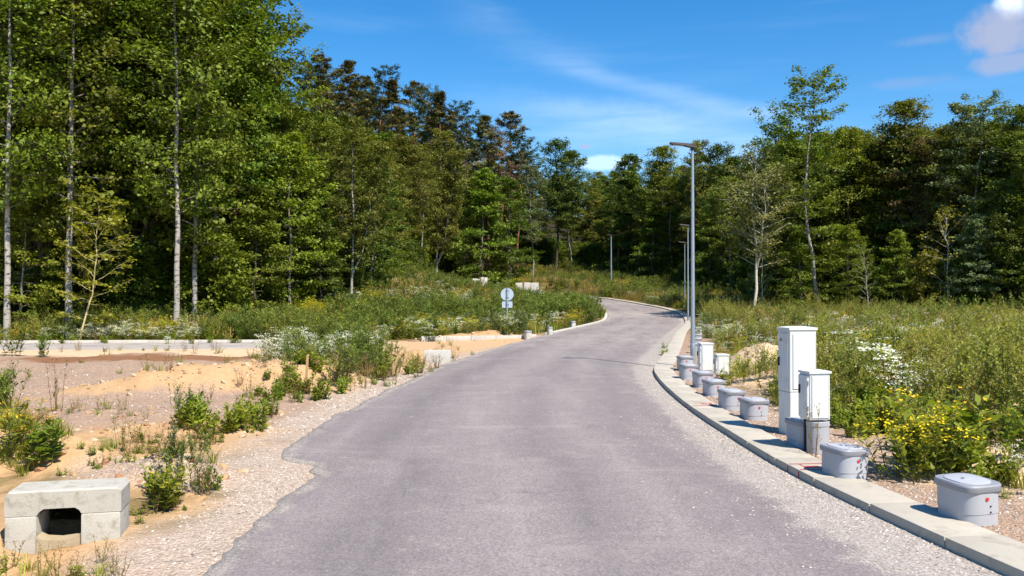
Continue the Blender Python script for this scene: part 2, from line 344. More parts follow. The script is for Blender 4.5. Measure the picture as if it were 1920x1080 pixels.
# ------------------------------------------------------------------ ground sheet
def fx(px, d): return ((px - 960) / FPX * d, d)
EDGE = [(-60, 33), fx(0, 35.5), fx(130, 37.5), fx(330, 38.5), fx(430, 42), fx(560, 46), fx(660, 51), fx(745, 66), fx(815, 98), fx(920, 112), fx(1040, 117), fx(1146, 112), fx(1270, 92), fx(1400, 66), fx(1530, 53), fx(1700, 47), fx(1900, 42), (38, 36), (70, 25)]
FOREST = np.array(EDGE + [(400, 25), (400, 600), (-400, 600), (-400, 33)])
SAND = np.array((.44, .29, .155)); SAND2 = np.array((.54, .41, .27)); GRAV = np.array((.365, .27, .205)); PALE = np.array((.45, .375, .31)); DIRT = np.array((.22, .115, .062))
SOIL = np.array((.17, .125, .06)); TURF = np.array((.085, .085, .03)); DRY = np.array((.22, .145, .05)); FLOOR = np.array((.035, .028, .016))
def ground_zone(x, y):
    """surface of the land: colour (n,3) and how stony it is (n)"""
    n1 = fbm(x, y, .8, 4, 21) - .5; n2 = fbm(x, y, .25, 4, 31) - .5; n3 = fbm(x, y, 2.5, 3, 41) - .5
    dr = sdist(x, y, ROADPOLY); df = sdist(x, y, FOREST)
    right = seg_dist(x, y, KERB) < seg_dist(x, y, LEFT)
    def lay(c, s, w, col, st):
        w = np.clip(w, 0, 1); return c * (1 - w[..., None]) + col * w[..., None], s * (1 - w) + st * w
    c = np.ones(np.shape(x) + (3,)) * TURF; s = np.zeros(np.shape(x))
    c, s = lay(c, s, sstep(n2 + n1 * .6, -.02, .12), DRY, .1)
    # left apron
    lf = np.where(right, 0, 1.0)
    ap = lf * (1 - sstep(y + n1 * 3, 33.6, 35)) * np.where(df > 0, 1, 0)
    c, s = lay(c, s, ap, GRAV, .9)
    c, s = lay(c, s, ap * (1 - sstep(y + n1 * 2.2, 11.2, 12.4)), SAND, .25)
    c, s = lay(c, s, ap * (1 - sstep(y + n1 * 2.2, 11.2, 12.4)) * sstep(n2 + n3 * .6, -.06, .10), SOIL * 1.25, .6)
    c, s = lay(c, s, ap * sstep(y + n1 * 1.2, 11.3, 11.9) * (1 - sstep(y + n1 * 1.2, 12.6, 13.2)) * sstep(n2 + .12 * np.sin(x * 1.3), -.06, .06), DIRT, .5)
    c, s = lay(c, s, ap * sstep(y + n1 * 1.5, 23.2, 23.9) * (1 - sstep(y + n1 * 1.5, 25.2, 25.9)) * sstep(x, -15, -13.6) * (1 - sstep(x + n1, -7.6, -6.4)), DIRT, .3)
    c, s = lay(c, s, ap * sstep(y, 25.5, 26.4) * (1 - sstep(y, 33, 34.5)), SAND2, .3)
    c, s = lay(c, s, ap * sstep(y, 18, 22) * sstep(x + n1 * 1.5, -5.0, -3.6), SAND2 * np.array((.95, .86, .78)), .5)
    # right verge
    rg = np.where(right, 1.0, 0)
    rv = rg * (1 - sstep(y + n1 * 5, 24, 28)) * (1 - sstep(dr + n1 * 4, 10, 14))
    c, s = lay(c, s, rv, SAND2, .35)
    c, s = lay(c, s, rv * sstep(n2 + n3 * .4, .02, .13), SOIL, .3)
    c, s = lay(c, s, rg * (1 - sstep(dr + n1 * .8, 1.2, 1.9)) * (1 - sstep(y, 30, 45)), GRAV, 1.0)
    for i, (mx, my, rx, ry, a, h) in enumerate(MOUNDS):
        if h < 0: w = np.exp(-(((x - mx) / .9) ** 2 + ((y - my) / .8) ** 2)); col, st = SAND, .2
        else:
            ca, sa = math.cos(a), math.sin(a); u = ((x - mx) * ca + (y - my) * sa) / rx; v = (-(x - mx) * sa + (y - my) * ca) / ry
            w = np.exp(-(u * u + v * v) * .8) * 1.9; col, st = (PALE * np.array((.92, .86, .80)), 1.0) if i == 7 else (SAND if x is None or mx < 0 else SAND2, .15)
        c, s = lay(c, s, sstep(w + n3 * .5, .35, .75), col, st)
    # loose stone along the asphalt
    c, s = lay(c, s, lf * (1 - sstep(dr + n1 * 1.3, .2, .95)) * (1 - sstep(y, 32, 40)), PALE, 1.0)
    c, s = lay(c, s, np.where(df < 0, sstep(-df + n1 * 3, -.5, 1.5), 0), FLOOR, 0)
    return c, s
nc, = (520,)
yy = [-30.0]
while yy[-1] < 620:
    v = yy[-1]; yy.append(v + (1.2 if v < 0 else max(.055, .0115 * abs(v)) if v > 3 else .25))
yy = np.array(yy); uu = np.linspace(-1, 1, nc); uu = uu * .55 + uu ** 3 * .45
half = np.where(yy < 3, 34, 34 + 0 * yy); half = np.maximum(30, (yy + 8) * 1.25)
GX = uu[None, :] * half[:, None]; GY = np.repeat(yy[:, None], nc, 1)
gx, gy = GX.ravel(), GY.ravel()
gz = H(gx, gy); gc, gs = ground_zone(gx, gy)
ii = np.arange(len(yy) * nc).reshape(len(yy), nc)
GF = np.stack([ii[:-1, :-1], ii[:-1, 1:], ii[1:, 1:], ii[1:, :-1]], -1).reshape(-1, 4)
t = NT('ground_surface', .95, .1); co = t.co()
base = t.attr('zone', 'Color'); stony = t.attr('stony')
n_big = t.noise(1.3, 6, .6, co); n_mid = t.noise(9, 5, .65, co); n_fine = t.noise(55, 3, .6, co)
v1 = t.voro(38, co); v1c = t.voro(38, co, out='Color'); v2c = t.voro(85, co, out='Color')
c = t.mix(n_mid, t.mix(1.0, base, (.78, .76, .74), 'MULTIPLY'), t.mix(1.0, base, (1.2, 1.2, 1.2), 'MULTIPLY'))
c = t.mix(t.rng(n_big, .3, .7, 0, .35), c, t.mix(1.0, c, (1.12, .98, .84), 'MULTIPLY'))
bw = t.n.new('ShaderNodeRGBToBW'); t.l.new(v1c, bw.inputs[0]); bw2 = t.n.new('ShaderNodeRGBToBW'); t.l.new(v2c, bw2.inputs[0])
peb = t.ramp(bw.outputs[0], [(0, (.38, .36, .36)), (.35, (.75, .70, .66)), (.62, (1.0, .96, .92)), (.85, (1.35, 1.3, 1.25)), (1, (1.6, 1.55, 1.5))])
peb2 = t.ramp(bw2.outputs[0], [(0, (.45, .43, .42)), (.5, (.95, .92, .9)), (1, (1.4, 1.36, 1.3))])
c = t.mix(t.math('MULTIPLY', stony, .85), c, t.mix(1.0, c, t.mix(.5, peb, peb2), 'MULTIPLY'))
c = t.mix(t.rng(n_fine, .55, .75, 0, .3), c, t.mix(1.0, c, (.6, .56, .5), 'MULTIPLY'))
t.color(c)
hgt = t.math('ADD', t.math('MULTIPLY', n_mid, 1.0), t.math('MULTIPLY', t.math('SUBTRACT', .5, v1), t.math('MULTIPLY', stony, 1.4)))
hgt = t.math('ADD', hgt, t.math('MULTIPLY', n_fine, .35)); t.bump(hgt, .55, .025)
M_GROUND = t.m
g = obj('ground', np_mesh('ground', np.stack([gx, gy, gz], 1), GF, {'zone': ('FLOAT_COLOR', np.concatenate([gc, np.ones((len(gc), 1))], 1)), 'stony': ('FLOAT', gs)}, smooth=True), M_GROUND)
tag(g, 'sandy and grassy building land sloping up to the wood', 'ground', kind='structure')

# ------------------------------------------------------------------ asphalt road
rows = []
kb = np.array([q for q in KERB if q[1] <= 56]); lb = np.array([q for q in LEFT if q[1] <= 56])
for y in list(np.arange(-8.5, 3, .5)) + list(np.arange(3, 24, .09)) + list(np.arange(24, 56, .3)):
    xl = np.interp(y, lb[:, 1], lb[:, 0]); xr = np.interp(y, kb[:, 1], kb[:, 0])
    jag = (float(fbm(y, 0, 1.1, 5, 77)) - .5) * .20 + (float(fbm(y, 3, 6, 3, 78)) - .5) * .12
    rows.append(((xl - jag, y), (xr + .04, y)))
kr = np.array([q for q in KERB if q[1] > 56 or q[0] < 1]); lr = np.array([q for q in LEFT if q[1] > 56])
for k in np.linspace(0, 1, 60):
    a = lr[min(len(lr) - 1, int(k * (len(lr) - 1)))]; b = kr[min(len(kr) - 1, int(k * (len(kr) - 1)))]
    rows.append((tuple(a), tuple(b)))
NU = 48; RV, ru, rl, rr = [], [], [], []
for (a, b) in rows:
    w = math.hypot(b[0] - a[0], b[1] - a[1])
    for k in range(NU + 1):
        f = 0 if k == 0 else .003 + .997 * (k - 1) / (NU - 1); x = a[0] + (b[0] - a[0]) * f; y = a[1] + (b[1] - a[1]) * f
        RV.append((x, y, float(zroad(y)) + .035 * (1 - (2 * f - 1) ** 2) + .004 - (.05 if k == 0 else 0))); rl.append(f * w); rr.append((1 - f) * w); ru.append(f)
RV = np.array(RV); RV[:, 2] += (fbm(RV[:, 0], RV[:, 1], .35, 2, 91) - .5) * .02 * np.clip(np.minimum(rl, rr), 0, .5)
ii = np.arange(len(rows) * (NU + 1)).reshape(len(rows), NU + 1)
RF = np.stack([ii[:-1, :-1], ii[:-1, 1:], ii[1:, 1:], ii[1:, :-1]], -1).reshape(-1, 4)
t = NT('asphalt', .88, .25); co = t.co()
dl, dr_ = t.attr('dl'), t.attr('dr'); ua = t.attr('u')
agg = t.voro(75, co, out='Color'); aggw = t.n.new('ShaderNodeRGBToBW'); t.l.new(agg, aggw.inputs[0])
nb = t.noise(.55, 5, .6, co); nm = t.noise(3.5, 5, .6, co); nf = t.noise(70, 3, .6, co)
c = t.mix(nb, (.19, .164, .160), (.245, .212, .204))
c = t.mix(t.rng(nm, .35, .75, 0, .45), c, (.275, .24, .234))
# worn wheel tracks lighter, dust drifts along the road
stripe = t.noise(1.2, 5, .6, co, .3, (1.6, .16, 1))
c = t.mix(t.rng(stripe, .52, .72, 0, .5), c, (.31, .27, .262))
c = t.mix(t.rng(stripe, .28, .42, .35, 0), c, (.145, .126, .129))
c = t.mix(.8, c, t.mix(1.0, c, t.ramp(aggw.outputs[0], [(0, (.55, .55, .56)), (.5, (.98, .98, .98)), (.8, (1.2, 1.18, 1.16)), (1, (1.6, 1.55, 1.5))]), 'MULTIPLY'))
trk = t.math('ADD', ua, t.math('MULTIPLY', t.math('SUBTRACT', t.noise(.25, 2, .5, co), .5), .22))
trk = t.ramp(trk, [(0, (.92, .92, .92)), (.10, (.98, .98, .98)), (.20, (.74, .74, .75)), (.30, (1.0, 1.0, 1.0)), (.42, (1.12, 1.12, 1.11)), (.54, (.86, .86, .87)), (.66, (1.08, 1.08, 1.07)), (.78, (.86, .86, .87)), (.9, (1.02, 1.02, 1.0))])
c = t.mix(.8, c, t.mix(1.0, c, trk, 'MULTIPLY'))
vd = t.n.new('ShaderNodeTexVoronoi'); vd.feature = 'DISTANCE_TO_EDGE'; vd.inputs['Scale'].default_value = .38
vo = t.n.new('ShaderNodeVectorMath'); vo.operation = 'ADD'; t.l.new(co, vo.inputs[0]); wv = t.n.new('ShaderNodeTexNoise'); wv.inputs['Scale'].default_value = 1.6; wv.inputs['Detail'].default_value = 5; t.l.new(co, wv.inputs['Vector']); t.l.new(wv.outputs['Color'], vo.inputs[1]); t.l.new(vo.outputs[0], vd.inputs['Vector'])
crk = t.math('MULTIPLY', t.rng(vd.outputs['Distance'], 0, .006, 1, 0), t.rng(t.noise(.5, 3, .5, co), .52, .6, 0, .6))
c = t.mix(crk, c, (.09, .08, .08))
spot = t.rng(t.noise(7, 4, .7, co, .3), .66, .74, 0, .45); c = t.mix(spot, c, (.13, .115, .115))
dst = t.rng(t.noise(.9, 6, .7, co, .6, (.55, 1.5, 1)), .56, .74, 0, .45); c = t.mix(dst, c, (.38, .335, .305))
# grit washed over the edges
gn = t.noise(2.2, 6, .65, co); gn2 = t.noise(24, 4, .7, co)
gw = t.math('ADD', t.math('MULTIPLY', gn, 1.1), t.math('MULTIPLY', gn2, .55))
wr = t.attr('grit')
ge = t.rng(t.math('SUBTRACT', t.math('ADD', wr, gw), 1.08), -.16, .16)
ge = t.math('MINIMUM', t.math('MAXIMUM', ge, 0.0), 1.0)
gcol = t.ramp(t.attr('zz') if False else t.math('ADD', t.math('MULTIPLY', aggw.outputs[0], .8), t.math('MULTIPLY', nf, .25)), [(0, (.13, .113, .102)), (.4, (.285, .248, .216)), (.7, (.395, .345, .30)), (1, (.56, .51, .455))])
c = t.mix(ge, c, gcol)
t.color(c)
hh = t.math('ADD', t.math('MULTIPLY', aggw.outputs[0], t.rng(ge, 0, 1, .3, 1.6)), t.math('MULTIPLY', nf, .3)); t.bump(hh, .5, .008)
rl, rr = np.array(rl), np.array(rr); yv = RV[:, 1]
wr_near = np.interp(yv, [0, 6, 10, 14, 20, 23, 34, 50, 90], [.9, .8, .6, .46, .52, .7, .5, .35, .3])
grit = np.maximum(1 - sstep(rr, wr_near * .25, wr_near * 1.3), .5 * (1 - sstep(rl, 0, np.interp(yv, [5, 12, 25, 60], [.22, .25, .4, .5]))))
far = sstep(yv, 24, 34) * .28; grit = np.maximum(grit, far * fbm(RV[:, 0] * .4, yv, .35, 3, 55) * 1.5)
road = obj('road', np_mesh('road', RV, RF, {'dl': ('FLOAT', rl), 'dr': ('FLOAT', rr), 'u': ('FLOAT', np.array(ru)), 'grit': ('FLOAT', grit)}, smooth=True), t.m)
tag(road, 'narrow grey asphalt road curving away to the wood', 'road', kind='structure')
# side street on the left: asphalt sheet, with concrete edging behind it
M_CONC = concrete('kerb_concrete', (.48, .435, .36), (.22, .18, .12), .6)
M_CONC_PALE = concrete('old_concrete', (.56, .53, .47), (.26, .23, .13), .55, 4)
sp = [(-42, 27.6, 31.6), (-30, 27.9, 31.8), (-20, 28.3, 32.2), (-12, 28.9, 32.7), (-7.5, 29.6, 33.0), (-4, 30.2, 33.4), (-1.5, 30.0, 33.7)]
xs = np.linspace(-42, -7.8, 60); ya = np.interp(xs, [q[0] for q in sp], [q[1] for q in sp]); yb = np.interp(xs, [q[0] for q in sp], [q[2] for q in sp])
V, F = [], []
for i, x in enumerate(xs):
    for k in range(7):
        y = ya[i] + (yb[i] - ya[i]) * k / 6; V.append((x, y + ((float(fbm(x, 1.0, .6, 4, 66)) - .5) * 1.6 if k == 0 else 0), float(np.interp(y, [26, 35], [0, .02])) + (.008 if 0 < k else -.06)))
for i in range(len(xs) - 1):
    for k in range(6): a = i * 7 + k; F.append((a, a + 7, a + 8, a + 1))
t = NT('side_asphalt', .9, .2); n1 = t.noise(1.1, 5, .6); n2 = t.noise(14, 4, .6)
t.color(t.mix(t.rng(n1, .35, .65), t.mix(n2, (.24, .225, .225), (.29, .268, .26)), (.40, .345, .285)))
sr = obj('side_road', np_mesh('side_road', V, F, smooth=True), t.m); tag(sr, 'dusty side road on the left in front of the wood', 'road', kind='structure')

# ------------------------------------------------------------------ kerbs, one stone at a time
def kerb_run(name, poly, length, w, h, z_of, side, label, mat, gap=.012):
    root = empty(name, (poly[0][0], poly[0][1], 0)); tag(root, label, 'kerb', kind='structure')
    bm = bmesh.new(); bx(bm, (0, 0, 0), (length - gap, w, h), .012, seg=2); me = bm_mesh('kerb_stone', bm); me.materials.append(mat)
    acc = np.concatenate([[0], np.cumsum(np.hypot(*np.diff(poly, axis=0).T))]); out = []
    for k in range(int(acc[-1] / length)):
        p = [np.array([np.interp(s, acc, poly[:, 0]), np.interp(s, acc, poly[:, 1])]) for s in (k * length, (k + 1) * length)]
        d = p[1] - p[0]; L = np.hypot(*d); nrm = np.array([d[1], -d[0]]) / L * side; c = (p[0] + p[1]) / 2 + nrm * w / 2
        z0, z1 = z_of(*p[0]), z_of(*p[1])
        o = obj('kerb_stone', me, None, root); o.location = (c[0] - poly[0][0], c[1] - poly[0][1], (z0 + z1) / 2 - h / 2 + random.uniform(-.004, .004))
        o.rotation_euler = (random.uniform(-.012, .012), -math.atan2(z1 - z0, L), math.atan2(d[1], d[0]) + random.uniform(-.006, .006)); o.scale = (L / length, 1, 1)
        out.append((o, c, math.atan2(d[1], d[0])))
    return root, out
kseg = np.array([q for q in KERB if -4 < q[1] and q[1] < 88])
kroot, kstones = kerb_run('kerb', kseg, 1.0, .44, .22, lambda x, y: float(zroad(y)) + .085, 1, 'pale concrete kerb along the right side of the road', M_CONC)
fk = np.array([(-40, 31.9), (-30, 32.1), (-20, 32.5), (-12, 33.0), (-8, 33.3)])
kerb_run('side_road_kerb', fk, 1.0, .22, .3, lambda x, y: .10, -1, 'concrete kerb behind the side road on the left', M_CONC_PALE)
fk2 = np.array([(-3.6, 33.9), (-1.5, 34.3), (.2, 34.5), (1.3, 35.6)])
kerb_run('corner_kerb', fk2, 1.0, .2, .25, lambda x, y: float(zroad(y)) + .03, -1, 'concrete kerb at the junction below the round sign', M_CONC_PALE)
lk = np.array([q for q in LEFT if 36 < q[1] < 74])
kerb_run('left_kerb', lk, 1.0, .18, .25, lambda x, y: float(zroad(y)) + .05, -1, 'concrete kerb along the left side of the far bend', M_CONC_PALE)
# red surveyor's paint on two stones
M_RED = plain('red_paint', (.36, .035, .045), .7, var=.3, sc=40)
def red_mark(py_, half):
    o, c, a = min(kstones, key=lambda s: abs(s[1][1] - py_))
    bm = bmesh.new(); z = .112
    for (x0, x1, y0, y1) in half:
        bm.faces.new([bm.verts.new(p) for p in ((x0, y0, z), (x1, y0, z), (x1, y1, z), (x0, y1, z))])
    for (x0, x1, y0, y1) in half[:2]:
        bm.faces.new([bm.verts.new(p) for p in ((x0, .2225, -.02), (x1, .2225, -.02), (x1, .2225, .09), (x0, .2225, .09))])
    obj('paint_mark', bm_mesh('paint_mark', bm), M_RED, o)['label'] = 'red painted survey mark'
red_mark(8.9, [(-.16, -.13, -.17, .205), (.12, .15, -.17, .205), (-.13, .12, -.15, -.12), (-.05, .03, -.05, .10), (-.13, .12, .10, .115)])
red_mark(13.3, [(-.20, -.16, -.16, .18), (.13, .17, -.16, .10), (-.16, .13, -.16, -.12), (-.02, .06, -.08, .02)])

# ------------------------------------------------------------------ street furniture on the right verge
M_GREY = plain('grey_plastic', (.40, .405, .43), .55, .4, .12, 5); M_LID = plain('lid_plastic', (.25, .255, .28), .5, .4, .10, 8); M_PANEL = plain('lid_panel', (.40, .41, .44), .5, .4, .08, 4)
M_CONCG = concrete('chamber_concrete', (.40, .40, .42), (.25, .22, .17), .45, 5)
M_WHITE = NT('cabinet_white', .45, .4); M_WHITE.color(M_WHITE.mix(M_WHITE.rng(M_WHITE.noise(7, 5, .65, None, .1, (3, 3, .5)), .45, .8, 0, .8), (.68, .685, .66), (.50, .49, .45))); M_WHITE = M_WHITE.m; M_SEAM = plain('seam_dark', (.28, .28, .28), .7); M_STICK = plain('red_sticker', (.55, .04, .04), .6)
M_STEEL = plain('galvanised_steel', (.36, .40, .45), .42, .5, .12, 12, .55); M_DARK = plain('dark_metal', (.035, .03, .033), .6, .2)
def rrect(w, l, r, n=6, z=0, cham=False):
    pts = []
    for cx, cy, a0 in ((w/2 - r, l/2 - r, 0), (-w/2 + r, l/2 - r, 90), (-w/2 + r, -l/2 + r, 180), (w/2 - r, -l/2 + r, 270)):
        for k in range(n + 1):
            a = math.radians(a0 + 90 * k / n); pts.append(Vector((cx + r * math.cos(a), cy + r * math.sin(a), z)))
    return pts
CW, CL, CH = .345, .41, .315
bm = bmesh.new(); loft(bm, [rrect(CW - .012, CL - .012, .12, 8, -.25), rrect(CW - .012, CL - .012, .12, 8, .09), rrect(CW - .005, CL - .005, .122, 8, .095), rrect(CW - .005, CL - .005, .122, 8, CH - .055)]); ME_BODY = bm_mesh('body', bm, False); ME_BODY.materials.append(M_GREY)
bm = bmesh.new(); loft(bm, [rrect(CW + .008, CL + .008, .095, 3, CH - .054), rrect(CW + .012, CL + .012, .097, 3, CH - .050), rrect(CW + .012, CL + .012, .097, 3, CH - .012), rrect(CW - .004, CL - .004, .09, 3, CH)]); ME_LID = bm_mesh('lid', bm); ME_LID.materials.append(M_LID)
bm = bmesh.new(); loft(bm, [rrect(CW - .07, CL - .07, .12, 5, CH - .002), rrect(CW - .075, CL - .075, .12, 5, CH + .006), rrect(CW - .10, CL - .10, .11, 5, CH + .010)]); ME_PANEL = bm_mesh('lid_panel', bm); ME_PANEL.materials.append(M_PANEL)
bm = bmesh.new(); cyl(bm, (0, .001, 0), (0, -.003, 0), .016, .014, 9); ME_STICK = bm_mesh('sticker', bm); ME_STICK.materials.append(M_STICK)
bm = bmesh.new(); cyl(bm, (0, 0, 0), (0, -.006, 0), .006, .006, 8); ME_BOLT = bm_mesh('bolt', bm); ME_BOLT.materials.append(M_DARK)
bm = bmesh.new(); loft(bm, [rrect(.08, .03, .012, 3, CH + .008), rrect(.09, .028, .012, 3, CH + .022)]); ME_GRIP = bm_mesh('lid_grip', bm); ME_GRIP.materials.append(M_PANEL)
ME_CAP = []
def chamber(x, y, rz, label, sc=(1, 1, 1), group='grey utility chambers along the kerb', marks=True, lift=0.0, tilt=(0, 0)):
    z = h1(x, y) + lift
    r = empty('utility_chamber', (x, y, z), rz, label, 'utility chamber', group); r.scale = sc; r.rotation_euler = (tilt[0], tilt[1], rz)
    obj('body', ME_BODY, None, r); l = obj('lid', ME_LID, None, r); obj('lid_panel', ME_PANEL, None, l)
    if marks:
        o = obj('sticker', ME_STICK, None, r); o.location = (random.uniform(-.02, .06), -CL / 2 - .001, CH - .105)
        for k in range(2): b = obj('bolt', ME_BOLT, None, r); b.location = (.03, -CL / 2 + .001, CH - .16 - .045 * k)
        obj('lid_grip', ME_GRIP, None, l)
    return r
def kdir(y):
    p = np.array([np.interp(v, kseg[:, 1], kseg[:, 0]) for v in (y - .4, y + .4)]); return math.atan2(p[0] - p[1], .8)
def gp(px, py, z=.06):
    d = (CAM_Z - z) * FPX / (py - HOR); return (px - 960) / FPX * d, d
CHS = [(1812, 972, 'nearest grey utility chamber with pale lid panel beside the kerb', .0, (.02, -.03)),
       (1582, 893, 'grey utility chamber with red tag in front of the small cabinet, second nearest', -.02, (0, .02)),
       (1508, 836, 'grey utility chamber half hidden behind the small cabinet pedestal', .0, (0, 0)),
       (1413, 784, 'grey utility chamber just left of the tall white cabinet', -.03, (0, 0)),
       (1370, 766, 'grey utility chamber with two red marks, second left of the tall cabinet', -.02, (.01, .02)),
       (1338, 741, 'grey utility chamber below the smaller of the two far white boxes', -.04, (0, 0)),
       (1317, 725, 'grey utility chamber in front of the taller far white box', -.02, (0, 0)),
       (1290, 711, 'grey utility chamber at the foot of the near street lamp', .0, (0, .03)),
       (1284, 694, 'grey utility chamber half hidden behind the near street lamp', .02, (0, 0))]
for px, py, lab, lift, tl in CHS:
    x, y = gp(px, py); chamber(x, y, kdir(y) + .14 + random.uniform(-.04, .04), lab, lift=lift, tilt=tl)
for k, y in enumerate((25.2, 27.6, 29.9, 32.4, 35.0, 38.0, 41.0)):
    x = float(np.interp(y, kseg[:, 1], kseg[:, 0])) + .95
    words = ['first', 'second', 'third', 'fourth', 'fifth', 'sixth', 'seventh'][k]
    chamber(x, y, kdir(y), f'small far grey chamber, {words} beyond the near street lamp', sc=(.85, .85, .9), marks=False)

def cabinet_tall(x, y, rz, w, dp, h, label):
    r = empty('utility_cabinet', (x, y, h1(x, y)), rz, label, 'cabinet', 'white utility cabinets')
    bm = bmesh.new(); bx(bm, (0, 0, .24), (w - .006, dp - .006, .60), .006, seg=1); obj('plinth', bm_mesh('plinth', bm), M_WHITE, r)
    bm = bmesh.new(); bx(bm, (0, 0, .545 + (h - .585) / 2), (w, dp, h - .585), .006, seg=1); obj('body', bm_mesh('body', bm), M_WHITE, r)
    # roof cap, slightly peaked
    bm = bmesh.new(); z0 = h - .042; a, b = w / 2 + .012, dp / 2 + .012
    loft(bm, [[Vector(p) for p in ((-a, -b, z0), (a, -b, z0), (a, b, z0), (-a, b, z0))], [Vector(p) for p in ((-a, -b, h - .012), (a, -b, h - .012), (a, b, h - .012), (-a, b, h - .012))], [Vector(p) for p in ((-a * .55, -b * .55, h), (a * .55, -b * .55, h), (a * .55, b * .55, h), (-a * .55, b * .55, h))]])
    obj('roof_cap', bm_mesh('roof_cap', bm), M_WHITE, r)
    # door on the road side (-x) with lock; front has shallow framed panel
    bm = bmesh.new(); bx(bm, (-w / 2 - .006, 0, .56 + (h - .62) / 2), (.014, dp - .05, h - .66), .005, seg=1); d = obj('door', bm_mesh('door', bm), M_WHITE, r)
    bm = bmesh.new(); bx(bm, (-w / 2 - .022, dp * .32, .56 + (h - .62) * .48), (.02, .025, .11), .004, seg=1); obj('door_handle', bm_mesh('door_handle', bm), M_DARK, d)
    for zz in (.18, .82):
        bm = bmesh.new(); cyl(bm, (-w / 2 - .016, -dp * .36, .56 + (h - .62) * zz - .03), (-w / 2 - .016, -dp * .36, .56 + (h - .62) * zz + .03), .007, .007, 8); obj('hinge', bm_mesh('hinge', bm), M_SEAM, d)
    bm = bmesh.new(); bx(bm, (-w / 2 - .0145, .05, h - .17), (.003, .06, .035), 0); obj('label_plate', bm_mesh('label_plate', bm), M_SEAM, d)
    bm = bmesh.new(); bx(bm, (.01, -dp / 2 - .003, .57 + (h - .66) / 2), (w - .06, .012, h - .68), .004, seg=1); obj('front_panel', bm_mesh('front_panel', bm), M_WHITE, r)
    bm = bmesh.new()
    bx(bm, (0, 0, .5425), (w - .012, dp - .012, .009), 0)
    obj('seam', bm_mesh('seam', bm), M_SEAM, r)
    bm = bmesh.new()
    bx(bm, (.01, -dp / 2 - .001, .57 + (h - .66) / 2), (w - .05, .004, h - .67), 0)
    obj('panel_gap', bm_mesh('panel_gap', bm), M_SEAM, r)
    return r
x, y = gp(1494, 812); KD = kdir(y)
cabinet_tall(x, y, .19, .36, .30, 1.36, 'tall white utility cabinet with a seam across its lower third')
def cabinet_post(x, y, rz, w, dp, h, zb, label, drum=True):
    r = empty('utility_cabinet', (x, y, h1(x, y)), rz, label, 'cabinet', 'white utility cabinets')
    bm = bmesh.new(); bx(bm, (0, 0, zb + h / 2), (w, dp, h - .02), .006, seg=1); obj('body', bm_mesh('body', bm), M_WHITE, r)
    bm = bmesh.new(); a, b = w / 2 + .012, dp / 2 + .012
    loft(bm, [[Vector(p) for p in ((-a, -b, zb + h - .035), (a, -b, zb + h - .035), (a, b, zb + h - .035), (-a, b, zb + h - .035))], [Vector(p) for p in ((-a, -b, zb + h - .01), (a, -b, zb + h - .01), (a, b, zb + h - .01), (-a, b, zb + h - .01))], [Vector(p) for p in ((-a * .6, -b * .6, zb + h), (a * .6, -b * .6, zb + h), (a * .6, b * .6, zb + h), (-a * .6, b * .6, zb + h))]])
    obj('roof_cap', bm_mesh('roof_cap', bm), M_WHITE, r)
    bm = bmesh.new(); bx(bm, (-w / 2 - .012, 0, zb + h / 2 - .01), (.028, dp - .03, h - .09), .006, seg=1); d = obj('door', bm_mesh('door', bm), M_WHITE, r)
    bm = bmesh.new(); bx(bm, (-w / 2 - .035, dp * .25, zb + h * .62), (.02, .02, .10), .006, seg=1); obj('door_handle', bm_mesh('door_handle', bm), M_DARK, d)
    for zz in (.25, .75):
        bm = bmesh.new(); cyl(bm, (-w / 2 - .02, -dp / 2 + .008, zb + h * zz - .025), (-w / 2 - .02, -dp / 2 + .008, zb + h * zz + .025), .008, .008, 8); obj('hinge', bm_mesh('hinge', bm), M_SEAM, d)
    bm = bmesh.new(); bx(bm, (0, -dp / 2 - .003, zb + h / 2 - .015), (w - .045, .01, h - .09), .004, seg=1); obj('front_panel', bm_mesh('front_panel', bm), M_WHITE, r)
    bm = bmesh.new()
    bx(bm, (0, -dp / 2 - .0015, zb + h / 2 - .015), (w - .036, .004, h - .08), 0)
    obj('panel_gap', bm_mesh('panel_gap', bm), M_SEAM, r)
    if drum:
        bm = bmesh.new(); loft(bm, [[p + Vector((.01, -.045, 0)) for p in q] for q in (rrect(.24, .22, .105, 8, -.2), rrect(.24, .22, .105, 8, zb - .06), rrect(.25, .23, .11, 8, zb - .055), rrect(.25, .23, .11, 8, zb - .012))]); obj('pedestal', bm_mesh('pedestal', bm), M_GREY, r)
    for s in (-1, 1):
        bm = bmesh.new(); bx(bm, (s * (w / 2 - .03), dp * .2, zb / 2 - .08), (.025, .03, zb + .18), .003, seg=1); obj('leg', bm_mesh('leg', bm), M_STEEL if not drum else M_DARK, r)
    return r
x, y = gp(1527, 846)
cabinet_post(x, y, .19, .245, .22, .56, .36, 'small white utility cabinet on a round grey pedestal')
x, y = gp(1323, 706); cabinet_post(x, y, .16, .27, .18, .62, .12, 'slim white utility box on legs, taller of the two by the street lamp', False)
x, y = gp(1353, 712); cabinet_post(x, y, .16, .25, .16, .44, .10, 'low white utility box, shorter of the two by the street lamp', False)

